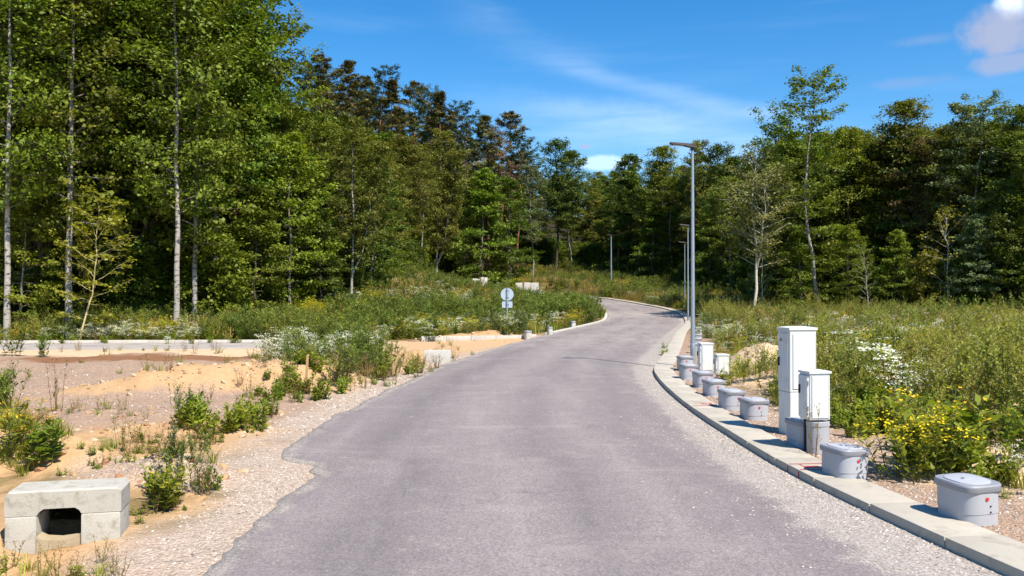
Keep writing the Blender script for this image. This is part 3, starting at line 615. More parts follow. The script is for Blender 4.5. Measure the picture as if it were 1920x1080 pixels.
def street_lamp(x, y, h, label, arm=.55, r0=.065, rz=0):
    r = empty('street_lamp', (x, y, h1(x, y)), rz, label, 'street lamp', 'street lamps along the road')
    bm = bmesh.new(); cyl(bm, (0, 0, -.3), (0, 0, .55), r0, r0, 16); cyl(bm, (0, 0, .545), (0, 0, .60), r0 * .999, r0 * .82, 16); cyl(bm, (0, 0, .595), (0, 0, h), r0 * .82, r0 * .50, 16); obj('pole', bm_mesh('pole', bm, False), M_STEEL, r)
    bm = bmesh.new(); bx(bm, (0, -r0 * .92, .42), (.05, .02, .16), .003, seg=1); obj('access_hatch', bm_mesh('access_hatch', bm), M_STEEL, r)
    bm = bmesh.new(); cyl(bm, (0, 0, h - .10), (0, 0, h + .02), r0 * .72, r0 * .8, 14); obj('collar', bm_mesh('collar', bm), M_DARK, r)
    bm = bmesh.new()
    def sec(x_, w, z0, z1): return [Vector((x_, -w, z0)), Vector((x_, w, z0)), Vector((x_, w * .7, z1)), Vector((x_, -w * .7, z1))]
    loft(bm, [sec(.07, .06, h - .04, h + .055), sec(-.04, .075, h - .03, h + .06), sec(-.2, .10, h + .015, h + .075), sec(-arm + .02, .10, h + .055, h + .095), sec(-arm, .07, h + .065, h + .09)])
    hd = obj('lamp_head', bm_mesh('lamp_head', bm), M_DARK, r)
    bm = bmesh.new(); bx(bm, (-arm * .62, 0, h + .028), (arm * .45, .13, .012), .003, seg=1, rot=Matrix.Rotation(.10, 4, 'Y')); obj('lamp_glass', bm_mesh('lamp_glass', bm), M_LID, hd)
    return r
LX, LY = (1299 - 960) / FPX * 20.6, 20.6
street_lamp(LX, LY, CAM_Z + (HOR - 274) / FPX * LY - h1(LX, LY), 'tall grey street lamp with dark flat head beside the chambers')
for px, d, top, lab in ((1290, 48, 423, 'second street lamp, partly hidden behind the near one'), (1284, 61, 455, 'third and shortest looking street lamp behind the near one'), (1146, 96, 441, 'far street lamp pole standing alone before the dark trees')):
    x = (px - 960) / FPX * d; street_lamp(x, d, CAM_Z + (HOR - top) / FPX * d - h1(x, d), lab, r0=.06 if d < 90 else .12, arm=.5)

# ------------------------------------------------------------------ left side
M_SIGN = plain('sign_back', (.42, .50, .58), .5, .4, .05, 3, .2)
SX, SY = (951 - 960) / FPX * 35.3, 35.3; sz = h1(SX, SY)
r = empty('road_sign', (SX, SY, sz), 0, 'round road sign seen from behind, with a small plate below', 'road sign')
zt = CAM_Z + (HOR - 540) / FPX * SY - sz
bm = bmesh.new(); cyl(bm, (0, -.03, -.3), (0, -.03, zt + .02), .028, .028, 10); obj('post', bm_mesh('post', bm), M_STEEL, r)
bm = bmesh.new(); cyl(bm, (0, .012, zt - .265), (0, .03, zt - .265), .265, .265, 32); dsc = obj('sign_disc', bm_mesh('sign_disc', bm), M_SIGN, r)
bm = bmesh.new(); bx(bm, (0, .02, zt - .69), (.43, .012, .26), .003, seg=1); pl = obj('sign_plate', bm_mesh('sign_plate', bm), M_SIGN, r)
for pz, par in ((zt - .12, dsc), (zt - .40, dsc), (zt - .69, pl)):
    bm = bmesh.new(); bx(bm, (0, .0, pz), (.13, .025, .03), .002, seg=1); obj('clamp', bm_mesh('clamp', bm), M_DARK, par)

M_OLDC = concrete('headwall_concrete', (.47, .44, .375), (.17, .15, .09), .8, 6)
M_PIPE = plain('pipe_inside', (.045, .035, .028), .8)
hx0, hd = (112 - 960) / FPX * 6.4 + .03, 6.50
r = empty('culvert_headwall', (hx0, hd, -.055), .24, 'weathered concrete culvert headwall with a dark slot opening', 'culvert')
w2, ht, dp = .395, .42, .36; ow, oz0, oz1 = .15, .035, .285; ox = -.03
bm = bmesh.new()
# front ring with opening built as a loop of blocks, chamfered opening corners
prof = [(-ow, oz0), (ow, oz0), (ow, oz1 - .045), (ow - .05, oz1), (-ow + .05, oz1), (-ow, oz1 - .045)]
def cap_block(z0, z1, x0, x1): bx(bm, ((x0 + x1) / 2, 0, (z0 + z1) / 2), (x1 - x0, dp, z1 - z0), .012, seg=2)
tp_ = [(-w2, .238), (ox - ow, .238), (ox - ow + .012, .262), (ox - ow + .045, .284), (ox + ow - .045, .284), (ox + ow - .012, .262), (ox + ow, .238), (w2, .238), (w2, ht - .03), (w2 - .025, ht), (-w2 + .025, ht), (-w2, ht - .03)]
loft(bm, [[Vector((a, -dp / 2 + .012, b - .012 * (b > .4))) for a, b in tp_], [Vector((a, -dp / 2 + .03, b)) for a, b in tp_], [Vector((a, dp / 2, b)) for a, b in tp_]])
obj('top_block', bm_mesh('top_block', bm), M_OLDC, r)
bm = bmesh.new(); cap_block(-.25, .234, -w2 + .004, ox - ow); obj('side_block', bm_mesh('side_block', bm), M_OLDC, r)
bm = bmesh.new(); cap_block(-.25, .234, ox + ow, w2 - .004); obj('side_block', bm_mesh('side_block', bm), M_OLDC, r)
bm = bmesh.new(); n = 20
R0 = [Vector((ox + .175 * math.cos(2*math.pi*k/n), 0, .14 + .175 * math.sin(2*math.pi*k/n))) for k in range(n)]
loft(bm, [[v + Vector((0, -dp / 2 + .09, 0)) for v in R0], [v + Vector((-.10, .55, 0)) for v in R0]], False, True); obj('pipe', bm_mesh('pipe', bm), M_PIPE, r)
bm = bmesh.new()
sl = [(-ow + .004, -.10), (ow - .004, -.10), (ow - .004, .085), (.1, .062), (0, .052), (-.1, .064), (-ow + .004, .09)]
loft(bm, [[Vector((ox + a, -dp / 2 - .015, b)) for a, b in sl], [Vector((ox + a, -dp / 2 + .13, b)) for a, b in sl]]); obj('invert_lip', bm_mesh('invert_lip', bm), concrete('sandy_concrete', (.44, .36, .24), (.3, .2, .1), .5), r)

BX, BY = WP(820, 681)
r = empty('concrete_block', (BX, BY, h1(BX, BY)), .04, 'pale concrete block lying in sand by the left road edge', 'concrete block')
bm = bmesh.new(); bx(bm, (0, 0, .12), (50 / FPX * BY, .34, .44), .02); o = obj('block', bm_mesh('block', bm), M_CONC_PALE, r)
for s in (-.5, .5):
    bm = bmesh.new(); bx(bm, (s * 26 / FPX * BY, 0, .345), (.10, .09, .03), .006, seg=1); obj('lifting_lug', bm_mesh('lifting_lug', bm), M_CONC_PALE, r)
for px, py, lab, s in ((999, 637, 'pale chamber on the left verge, nearest to the round sign', .85), (1040, 629, 'narrow pale chamber on the left verge, middle of three', .6), (1082, 617, 'pale chamber with dark lid on the left verge, farthest of three', .7)):
    x, y = WP(px, py); x -= .2; rr_ = chamber(x, y, .3, lab, sc=(s, s, 1.05), group='chambers on the left verge', marks=False, lift=.02)
    for ch in rr_.children:
        if ch.name.startswith('body'): ch.material_slots[0].link = 'OBJECT'; ch.material_slots[0].material = M_CONC_PALE
M_WOOD = NT('stake_wood', .85, .2); M_WOOD.color(M_WOOD.mix(M_WOOD.noise(30, 4, .6, None, 0, (4, 4, .5)), (.30, .17, .08), (.50, .33, .17))); M_WOOD = M_WOOD.m
sx_, sy_ = -3.78, 15.7
r = empty('wooden_stake', (sx_, sy_, h1(sx_, sy_)), .2, 'thin wooden survey stake standing in the weeds on the sand mound', 'stake')
bm = bmesh.new(); bx(bm, (0, 0, .25), (.045, .035, .80), .004, seg=1, rot=Matrix.Rotation(.05, 4, 'Y')); obj('shaft', bm_mesh('shaft', bm), M_WOOD, r)
bm = bmesh.new(); loft(bm, [[Vector((.0325 + a * .021, b * .016, .645)) for a, b in ((-1, -1), (1, -1), (1, 1), (-1, 1))], [Vector((.036 + a * .012, b * .009, .675)) for a, b in ((-1, -1), (1, -1), (1, 1), (-1, 1))]]); obj('tip', bm_mesh('tip', bm), M_WOOD, r)
# low concrete retaining walls along the far hairpin
def low_wall(px0, px1, py0, py1, d0, d1, h, label):
    x0, x1 = (px0 - 960) / FPX * d0, (px1 - 960) / FPX * d1
    zb = h1((x0 + x1) / 2, (d0 + d1) / 2)
    r = empty('retaining_wall', ((x0 + x1) / 2, (d0 + d1) / 2, zb), 0, label, 'wall', 'low concrete walls on the far slope')
    L = math.hypot(x1 - x0, d1 - d0); n = max(2, round(L / .8)); a = math.atan2(d1 - d0, x1 - x0)
    for k in range(n):
        f = (k + .5) / n; px_, py_ = px0 + (px1 - px0) * f, py0 + (py1 - py0) * f; d = d0 + (d1 - d0) * f
        zt_ = CAM_Z + (HOR - py_) / FPX * d - zb; h = max(.4, zt_ + .35)
        bm = bmesh.new(); bx(bm, ((f - .5) * (x1 - x0), (f - .5) * (d1 - d0), zt_ - h / 2 + random.uniform(-.25, .08)), (L / n * random.uniform(.8, .98), random.uniform(.25, .5), h), .05, rot=Matrix.Rotation(a + random.uniform(-.12, .12), 4, 'Z') @ Matrix.Rotation(random.uniform(-.1, .1), 4, 'Y')); obj('wall_block', bm_mesh('wall_block', bm), M_CONC_PALE, r)
low_wall(820, 858, 519, 521, 84, 85, 1.0, 'leftmost pale low concrete wall on the far slope')
low_wall(866, 908, 526, 528, 84, 83, 1.2, 'pale low concrete wall second from left on the far slope')
low_wall(911, 936, 530, 532, 82, 81, 1.2, 'pale low concrete wall above the round sign')
low_wall(966, 1010, 528, 527, 86, 86, 1.0, 'pale low concrete wall right of and above the sign')
low_wall(985, 1014, 541, 543, 76, 75, 1.2, 'lowest pale concrete wall, nearest the far bend')
low_wall(884, 914, 519, 517, 92, 93, .7, 'highest pale concrete wall edge on the far slope')

# ------------------------------------------------------------------ vegetation builders
def unit(v): return v / (np.linalg.norm(v, axis=-1, keepdims=True) + 1e-9)
TH = []
def tube(V, F, pts, rad, n=5):
    pts = np.asarray(pts, float); base = len(V); m = len(pts)
    tan = unit(np.gradient(pts, axis=0)); ref = np.array([.31, .95, .05]) if abs(tan[0][2]) > .8 else np.array([0, 0, 1.0])
    a = unit(np.cross(tan, ref)); b = np.cross(tan, a)
    for k in range(m):
        for i in range(n):
            th = 2 * math.pi * i / n; TH.append(rad[k]); V.append(pts[k] + (a[k] * math.cos(th) + b[k] * math.sin(th)) * rad[k])
    for k in range(m - 1):
        for i in range(n): F.append((base + k*n + i, base + k*n + (i+1) % n, base + (k+1)*n + (i+1) % n, base + (k+1)*n + i))
def leaves(rng, C, n, sig, L, Wd, up=.6, outc=None, droop=0.0, fold=.25):
    """diamond leaves scattered about the cluster centres C -> (V, F, rnd)"""
    P = np.repeat(C, n, 0); P = P + rng.normal(size=P.shape) * np.asarray(sig)
    m = len(P); nr = unit(rng.normal(size=(m, 3)) * .55 + np.repeat(rng.normal(size=(len(C), 3)) * .5 + np.array([0, 0, .35]), n, 0))
    nr[:, 2] += up
    if outc is not None: nr += unit(P - outc) * .45
    nr = unit(nr); a = unit(np.cross(nr, unit(rng.normal(size=(m, 3))))); a[:, 2] -= droop; a = unit(a); b = np.cross(nr, a)
    s = np.clip(np.exp(rng.normal(-.05, .33, (m, 1))), .45, 1.9); l = a * L * s; w = b * Wd * s * .5; f = nr * Wd * s * fold
    V = np.stack([P - l * .5, P + w + f * .5 - l * .05, P + l * .5, P - w + f * .5 - l * .05], 1).reshape(-1, 3)
    F = np.arange(4 * m).reshape(m, 4); r = rng.uniform(0, 1, m)
    cl = np.repeat(rng.uniform(0, 1, len(C)), n); r = np.clip(.55 * r + .45 * cl, 0, 1)
    return V, F, np.repeat(r, 4)
def make_tree(name, seed, h, r0, cb, cr, prof, nbr, nt, per, leaf, sig, e_lo=5, e_hi=55, wob=.25, up=.6, droop=0.0, ncl=3, bare=0.0, fork=0, twigwood=True, start=.35):
    rng = np.random.default_rng(seed); V, F = [], []; n = 12; TH.clear()
    tt = np.linspace(0, 1, n); wx = np.cumsum(rng.normal(size=n) * wob * h / 16 * .5); wy = np.cumsum(rng.normal(size=n) * wob * h / 16 * .5)
    tr = np.stack([wx - wx[0], wy - wy[0], tt * h - .4 * (tt == 0)], 1); rad = r0 * (1 - tt * .93) ** .8; rad[0] *= 1.25
    tube(V, F, tr, rad, 8)
    def tp(t): return np.array([np.interp(t, tt, tr[:, k]) for k in range(3)])
    stems = [(tp, cb, 1.0, 1.0)]
    for q in range(fork):
        t0 = rng.uniform(cb * .7, cb * 1.3); a0 = rng.uniform(0, 6.28); p0 = tp(t0); hl = h * (1 - t0) * rng.uniform(.75, .95)
        fp = np.array([p0 + np.array([math.cos(a0), math.sin(a0), 0]) * hl * .22 * s ** .7 + np.array([0, 0, hl * s]) + rng.normal(size=3) * .12 * (s > 0) for s in np.linspace(0, 1, 7)])
        tube(V, F, fp, np.interp(t0, tt, rad) * .75 * (1 - np.linspace(0, 1, 7) * .9), 6)
        stems.append((lambda t, fp=fp, t0=t0: np.array([np.interp((t - t0) / (1 - t0), np.linspace(0, 1, 7), fp[:, k]) for k in range(3)]), max(t0 + .1, cb), .75, .7))
    C = []; ph = rng.uniform(0, 6.28)
    for si, (tf, c0, kk, frac) in enumerate(stems):
        nb = int(nbr * frac)
        for i in range(nb):
            q = (i + rng.uniform(.2, .8)) / nb; t = c0 + (1 - c0) * q ** .92; p = tf(t); ph += 2.399 + rng.normal() * .35
            L = cr * kk * prof(q) * rng.uniform(.6, 1.2) + .25; el_ = math.radians(e_lo + (e_hi - e_lo) * q + rng.normal() * 9)
            d = np.array([math.cos(ph) * math.cos(el_), math.sin(ph) * math.cos(el_), math.sin(el_)])
            ss = np.linspace(0, 1, 5); sag = rng.normal() * .08 - droop * .35
            bp = p + d[None] * (ss * L)[:, None] + np.stack([0 * ss, 0 * ss, sag * L * ss ** 2], 1) + np.cumsum(rng.normal(size=(5, 3)) * .035 * L, 0) * (ss > 0)[:, None]
            br = max(.010, min(.5 * r0 * (1 - t * .9), .022 * L + .006))
            tube(V, F, bp, br * (1 - ss * .8), 4)
            if rng.uniform() < bare: continue
            for j in range(nt):
                s = start + (1 - start) * (j + rng.uniform(0, 1)) / nt; b0 = np.array([np.interp(s, ss, bp[:, k]) for k in range(3)])
                sg = 1 if j % 2 else -1; ya = ph + sg * rng.uniform(.5, 1.2); tl = L * .42 * (1.15 - s * .5) * rng.uniform(.6, 1.2)
                td = np.array([math.cos(ya), math.sin(ya), math.sin(el_) * .5 + rng.normal() * .15 - droop])
                if twigwood: tube(V, F, [b0, b0 + td * tl * .5, b0 + td * tl - np.array([0, 0, droop * tl * .3])], [br * .35 + .003, br * .25 + .002, .002], 3)
                for k in range(ncl): C.append(b0 + td * tl * (k + 1) / ncl + rng.normal(size=3) * .06)
            C.append(bp[-1])
    C = np.array(C); ax = np.array([tr[:, 0].mean(), tr[:, 1].mean(), h * (cb + 1) / 2])
    lv, lf, lr_ = leaves(rng, C, per, sig, leaf[0], leaf[1], up, ax, droop * .6)
    wm = np_mesh(name + '_wood', V, np.array(F), {'thk': ('FLOAT', np.array(TH))}, True); lm = np_mesh(name + '_leaves', lv, lf, {'rnd': ('FLOAT', lr_)})
    return wm, lm, float(np.percentile(lv[:, 2], 99.8))
# bark
def bark(name, a, b, scale=(6, 6, 1.2), dark=None, amt=0.0, thr=.6):
    t = NT(name, .9, .15); n1 = t.noise(2.2, 5, .65, None, .2, scale); c = t.mix(n1, a, b)
    if dark is not None: c = t.mix(t.rng(t.noise(3.0, 4, .7, None, .5, (1.2, 1.2, 3.5)), thr, thr + .08, 0, amt), c, dark)
    c = t.mix(t.rng(t.attr('thk'), .022, .055, 1, 0), c, (.075, .058, .042)); t.color(c); t.bump(n1, .6, .02); return t.m
B_BIRCH = bark('birch_bark', (.28, .255, .22), (.45, .415, .36), dark=(.05, .045, .04), amt=.95, thr=.53)
B_WHITE = plain('white_bark', (.50, .46, .37), .8, .2, .25, 9)
B_GREY = bark('grey_bark', (.13, .11, .09), (.30, .27, .22)); B_DARK = bark('dark_bark', (.05, .04, .03), (.12, .10, .075)); B_PINE = bark('pine_bark', (.20, .09, .05), (.36, .17, .09)); B_DEAD = bark('dead_bark', (.26, .18, .13), (.40, .29, .22))
L_MID = leaf_mat('leaf_mid', (.055, .088, .008), (.20, .25, .022), .30, (.30, .31, .036)); L_DEEP = leaf_mat('leaf_deep', (.036, .064, .008), (.140, .185, .020), .26)
L_OLIVE = leaf_mat('leaf_olive', (.070, .086, .012), (.225, .232, .034), .34, (.30, .26, .042)); L_SILV = leaf_mat('leaf_silver', (.075, .105, .035), (.24, .28, .12), .25, (.36, .39, .24))
L_YEL = leaf_mat('leaf_yellow_green', (.14, .16, .014), (.38, .36, .035), .4, (.48, .42, .06)); L_BRIGHT = leaf_mat('leaf_bright', (.078, .12, .010), (.25, .30, .024), .32, (.37, .38, .04))
L_PINE = leaf_mat('pine_needles', (.036, .058, .014), (.120, .145, .034), .15); L_PINEB = leaf_mat('pine_needles_olive', (.070, .068, .016), (.185, .160, .040), .15); L_RUST = leaf_mat('dry_twigs', (.16, .095, .055), (.32, .20, .12), .15)
L_PALE = leaf_mat('leaf_pale_olive', (.105, .105, .03), (.27, .25, .075), .3)
L_BROWN = leaf_mat('leaf_brownish', (.075, .055, .018), (.19, .135, .045), .3)
dome = lambda q: (math.sin(math.pi * min(1, (q * .86 + .14))) ** .75); cone = lambda q: (1 - q) ** .75 * .95 + .1; oval = lambda q: math.sin(math.pi * (q * .82 + .1)) ** .6; topple = lambda q: .45 + .55 * math.sin(math.pi * (q * .75 + .15))
fl = lambda h, v=.5: (h, h, h * v)
PROTO = {
 'broad': [make_tree('broadA', 1, 16, .16, .20, 3.3, dome, 64, 5, 13, (.18, .115), fl(.23)), make_tree('broadB', 2, 15, .15, .12, 3.0, oval, 64, 5, 13, (.175, .115), fl(.22), fork=1), make_tree('broadC', 3, 17, .18, .28, 3.6, dome, 58, 6, 12, (.19, .12), fl(.25), fork=1)],
 'leafy': [make_tree('leafyA', 4, 11, .11, .04, 2.9, cone, 72, 5, 12, (.19, .125), fl(.23, .45), -5, 40), make_tree('leafyB', 5, 12, .12, .06, 2.8, dome, 68, 5, 12, (.19, .125), fl(.23, .5), -5, 45)],
 'slim': [make_tree('slimA', 31, 19, .15, .22, 2.7, topple, 72, 5, 12, (.18, .115), fl(.24, .6), 5, 52, .07, start=.08), make_tree('slimB', 32, 18, .14, .30, 2.5, topple, 66, 5, 12, (.18, .115), fl(.25, .65), 12, 55, .09, start=.08)],
 'birch': [make_tree('birchA', 6, 17, .13, .34, 2.4, oval, 52, 5, 13, (.17, .12), fl(.17, .7), 35, 62, .14, .4, .25), make_tree('birchB', 7, 16, .12, .26, 2.5, oval, 52, 5, 12, (.17, .12), fl(.17, .7), 32, 60, .16, .4, .3, fork=1)],
 'tallsparse': [make_tree('sparseA', 8, 16, .14, .30, 2.6, topple, 52, 5, 13, (.17, .115), fl(.17, .45), 12, 50, .3), make_tree('sparseB', 9, 15, .13, .36, 2.4, topple, 48, 5, 12, (.17, .115), fl(.17, .5), 15, 52, .35, fork=1)],
 'thin': [make_tree('thinA', 10, 11, .085, .30, 2.1, oval, 38, 4, 12, (.12, .085), fl(.16, .8), 38, 64, .3, .3, .1, bare=.25, fork=1), make_tree('thinB', 11, 8, .06, .18, 1.7, oval, 30, 4, 4, (.12, .085), fl(.14, .8), 30, 62, .35, .3, .1, bare=.2)],
 'pine': [make_tree('pineA', 12, 18, .17, .52, 2.5, dome, 48, 5, 20, (.26, .085), fl(.15, .55), 12, 50, .2, .9, 0, ncl=2), make_tree('pineB', 13, 19, .18, .60, 2.6, topple, 42, 5, 20, (.26, .085), fl(.16, .5), 5, 48, .25, .9, 0, ncl=2), make_tree('pineC', 14, 17, .16, .48, 2.2, cone, 50, 5, 19, (.26, .085), fl(.15, .5), 8, 50, .2, .9, 0, ncl=2)],
 'deadpine': [make_tree('deadpine', 15, 17, .15, .52, 2.2, oval, 46, 6, 9, (.18, .04), fl(.13, .6), -12, 40, .2, .5, .1, ncl=2, start=.2)],
 'sapling': [make_tree('saplingA', 16, 5.4, .035, .10, 1.1, oval, 24, 4, 5, (.12, .085), fl(.09, .4), 15, 55, .25, .8)],
 'shrub': [make_tree('shrubA', 17, 3.6, .045, .03, 1.9, dome, 34, 4, 9, (.15, .10), fl(.15, .5), 10, 60, .5, .6, fork=2, twigwood=False), make_tree('shrubB', 18, 3.0, .04, .03, 1.6, oval, 32, 4, 9, (.14, .09), fl(.14, .6), 20, 65, .5, .6, fork=2, twigwood=False)],
}
for grp in PROTO.values():
    for wm, lm, _ in grp: wm.materials.append(B_GREY); lm.materials.append(L_MID)
def mset(o, m): o.material_slots[0].link = 'OBJECT'; o.material_slots[0].material = m
def tree(name, kind, k, x, y, h, label, leafm, barkm, cat='tree', group=None, lean=(0, 0), wide=1.0, rz=None):
    wm, lm, h0 = PROTO[kind][k % len(PROTO[kind])]; s = h / h0
    r = empty(name, (x, y, h1(x, y) - .05), random.uniform(0, 6.28) if rz is None else rz, label, cat, group); r.scale = (s * wide, s * wide, s)
    r.rotation_euler = (lean[0], lean[1], r.rotation_euler[2])
    o = obj('trunk', wm, None, r); mset(o, barkm); o = obj('crown', lm, None, r); mset(o, leafm); return r
def ptree(name, kind, k, px, d, top, label, leafm, barkm, **kw):
    """tree whose foot stands at bearing px and distance d and whose tip reaches the row top"""
    x = (px - 960) / FPX * d; h = CAM_Z + (HOR - top) / FPX * d - h1(x, d); return tree(name, kind, k, x, d, h, label, leafm, barkm, **kw)
# --- left wood, front trees
G1 = 'front trees of the left wood'
ptree('birch_tree', 'slim', 1, 14, 34.5, -190, 'pale trunked birch at the far left edge of the wood', L_BRIGHT, B_BIRCH, group=G1)
ptree('grey_tree', 'slim', 0, 130, 36.5, -260, 'tall tree with thick pale grey trunk, left of the leaning sapling', L_MID, B_BIRCH, group=G1)
ptree('young_tree', 'sapling', 0, 148, 33.8, 345, 'thin leaning sapling with yellow green leaves in front of the left wood', L_YEL, plain('yellow_bark', (.50, .42, .20), .8, .2, .2, 9), lean=(.0, .13), wide=1.15, rz=0)
ptree('young_tree', 'sapling', 0, 158, 35.8, 420, 'bare reddish young stem behind the leaning sapling', L_YEL, B_PINE, lean=(0, .0), wide=.8)
ptree('birch_tree', 'slim', 1, 330, 37.6, -150, 'birch with bright white lower trunk standing at the side road', L_MID, B_BIRCH, group=G1)
ptree('birch_tree', 'slim', 0, 366, 39.5, -60, 'spotted birch just right of the bright white birch', L_MID, B_BIRCH, group=G1)
ptree('grey_tree', 'slim', 1, 405, 42.5, -110, 'slim brownish trunk tree second right of the white birch', L_MID, B_GREY, group=G1)
ptree('grey_tree', 'slim', 0, 440, 43, -70, 'tree with slightly leaning brown trunk, third right of the white birch', L_BRIGHT, B_PINE, group=G1, lean=(0, .04))
ptree('birch_tree', 'birch', 1, 660, 49, 210, 'white forked birch behind the tall weeds in the middle left', L_OLIVE, B_BIRCH, group=G1)
tree('young_tree', 'leafy', 1, *fx(40, 36), 6.5, 'low leafy tree with bright leaves at the far left edge', L_BRIGHT, B_GREY)
for i, (px, d, top, kd, lm_, lab) in enumerate([
  (70, 41, -150, 'broad', L_MID, 'broad green tree between the far left birch and the thick grey trunk'), (230, 41.5, -210, 'broad', L_DEEP, 'dark green tree behind the leaning sapling'),
  (285, 42, -130, 'broad', L_MID, 'tall green tree left of the bright white birch'), (425, 46, -60, 'broad', L_MID, 'high green tree reaching the top edge, left of the sky'),
  (508, 48, 15, 'tallsparse', L_BRIGHT, 'airy green tree at the edge of the sky on the left'), (395, 47, -160, 'broad', L_OLIVE, 'olive green tree behind the spotted birch'),
  (612, 52, 225, 'broad', L_OLIVE, 'olive green tree right of the airy tree'), (545, 45.5, 250, 'leafy', L_BRIGHT, 'bright bushy tree with low branches below the airy tree'),
  (480, 43, 340, 'leafy', L_MID, 'bushy low tree behind the weeds in the left wood'), (262, 40.5, 450, 'shrub', L_MID, 'low bushy tree right of the leaning sapling'),
  (600, 47, 390, 'leafy', L_DEEP, 'dark low bushy tree beside the forked birch'), (700, 55, 300, 'leafy', L_MID, 'bushy tree right of the forked birch'), (400, 41, 430, 'shrub', L_BRIGHT, 'bright shrub between the brown trunks of the left wood'),
  (705, 62, 265, 'broad', L_OLIVE, 'olive tree left of the three thin trunks'), (755, 82, 255, 'broad', L_OLIVE, 'olive broadleaf tree with thin pale trunk, left of three'),
  (640, 60, 235, 'broad', L_OLIVE, 'brownish green tree behind the forked birch'), (545, 58, 190, 'broad', L_MID, 'green tree under the first ridge pines'), (340, 46, -60, 'leafy', L_DEEP, 'dark tree filling the gap behind the white birch')]):
    ptree('broadleaf_tree' if kd != 'shrub' else 'shrub', kd, i, px, d, top, lab, lm_, [B_DARK, B_GREY][i % 2], group=G1)
# --- middle of the view
G2 = 'trees at the foot of the hill in the middle'
for i, (px, d, top, kd, lm_, bk, lab) in enumerate([
  (790, 88, 290, 'birch', L_OLIVE, B_BIRCH, 'slim birch between two other thin trunks in the middle'), (818, 92, 240, 'birch', L_OLIVE, B_BIRCH, 'light olive birch with many branches, left of the dense tree'),
  (905, 98, 315, 'leafy', L_BRIGHT, B_GREY, 'dense bright green tree with layered branches in the middle'), (955, 100, 330, 'leafy', L_MID, B_GREY, 'bushy green tree right of the dense bright one'),
  (1000, 104, 310, 'birch', L_SILV, B_BIRCH, 'silvery leaved aspen in the middle'), (1040, 112, 262, 'broad', L_DEEP, B_DARK, 'round topped dark tree on the skyline right of the pines'),
  (1075, 112, 350, 'tallsparse', L_MID, B_BIRCH, 'tree with thin white trunk below the round topped dark tree'), (1110, 118, 335, 'broad', L_OLIVE, B_DARK, 'olive tree under the gap in the skyline'),
  (1182, 108, 290, 'leafy', L_DEEP, B_DARK, 'dark pointed tree on the skyline left of the lamp'), (1165, 106, 345, 'tallsparse', L_DEEP, B_PINE, 'dark tree with reddish trunk right of the far lamp pole'),
  (1192, 104, 360, 'tallsparse', L_MID, B_BIRCH, 'dark tree with white lower trunk left of the lamp'), (1238, 100, 272, 'broad', L_MID, B_GREY, 'green tree on the skyline just left of the lamp head'),
  (1262, 96, 330, 'tallsparse', L_MID, B_BIRCH, 'slim tree with pale trunk left of the lamp pole'), (1300, 94, 262, 'birch', L_OLIVE, B_GREY, 'thin topped tree poking up behind the lamp head'),
  (1345, 84, 272, 'broad', L_DEEP, B_DARK, 'dark tree right of the lamp head'), (870, 100, 330, 'broad', L_OLIVE, B_GREY, 'olive tree behind the dense bright green one'), (1225, 98, 380, 'leafy', L_MID, B_GREY, 'low bushy tree left of the lamp pole')]):
    ptree('broadleaf_tree', kd, i, px, d, top, lab, lm_, bk, group=G2)
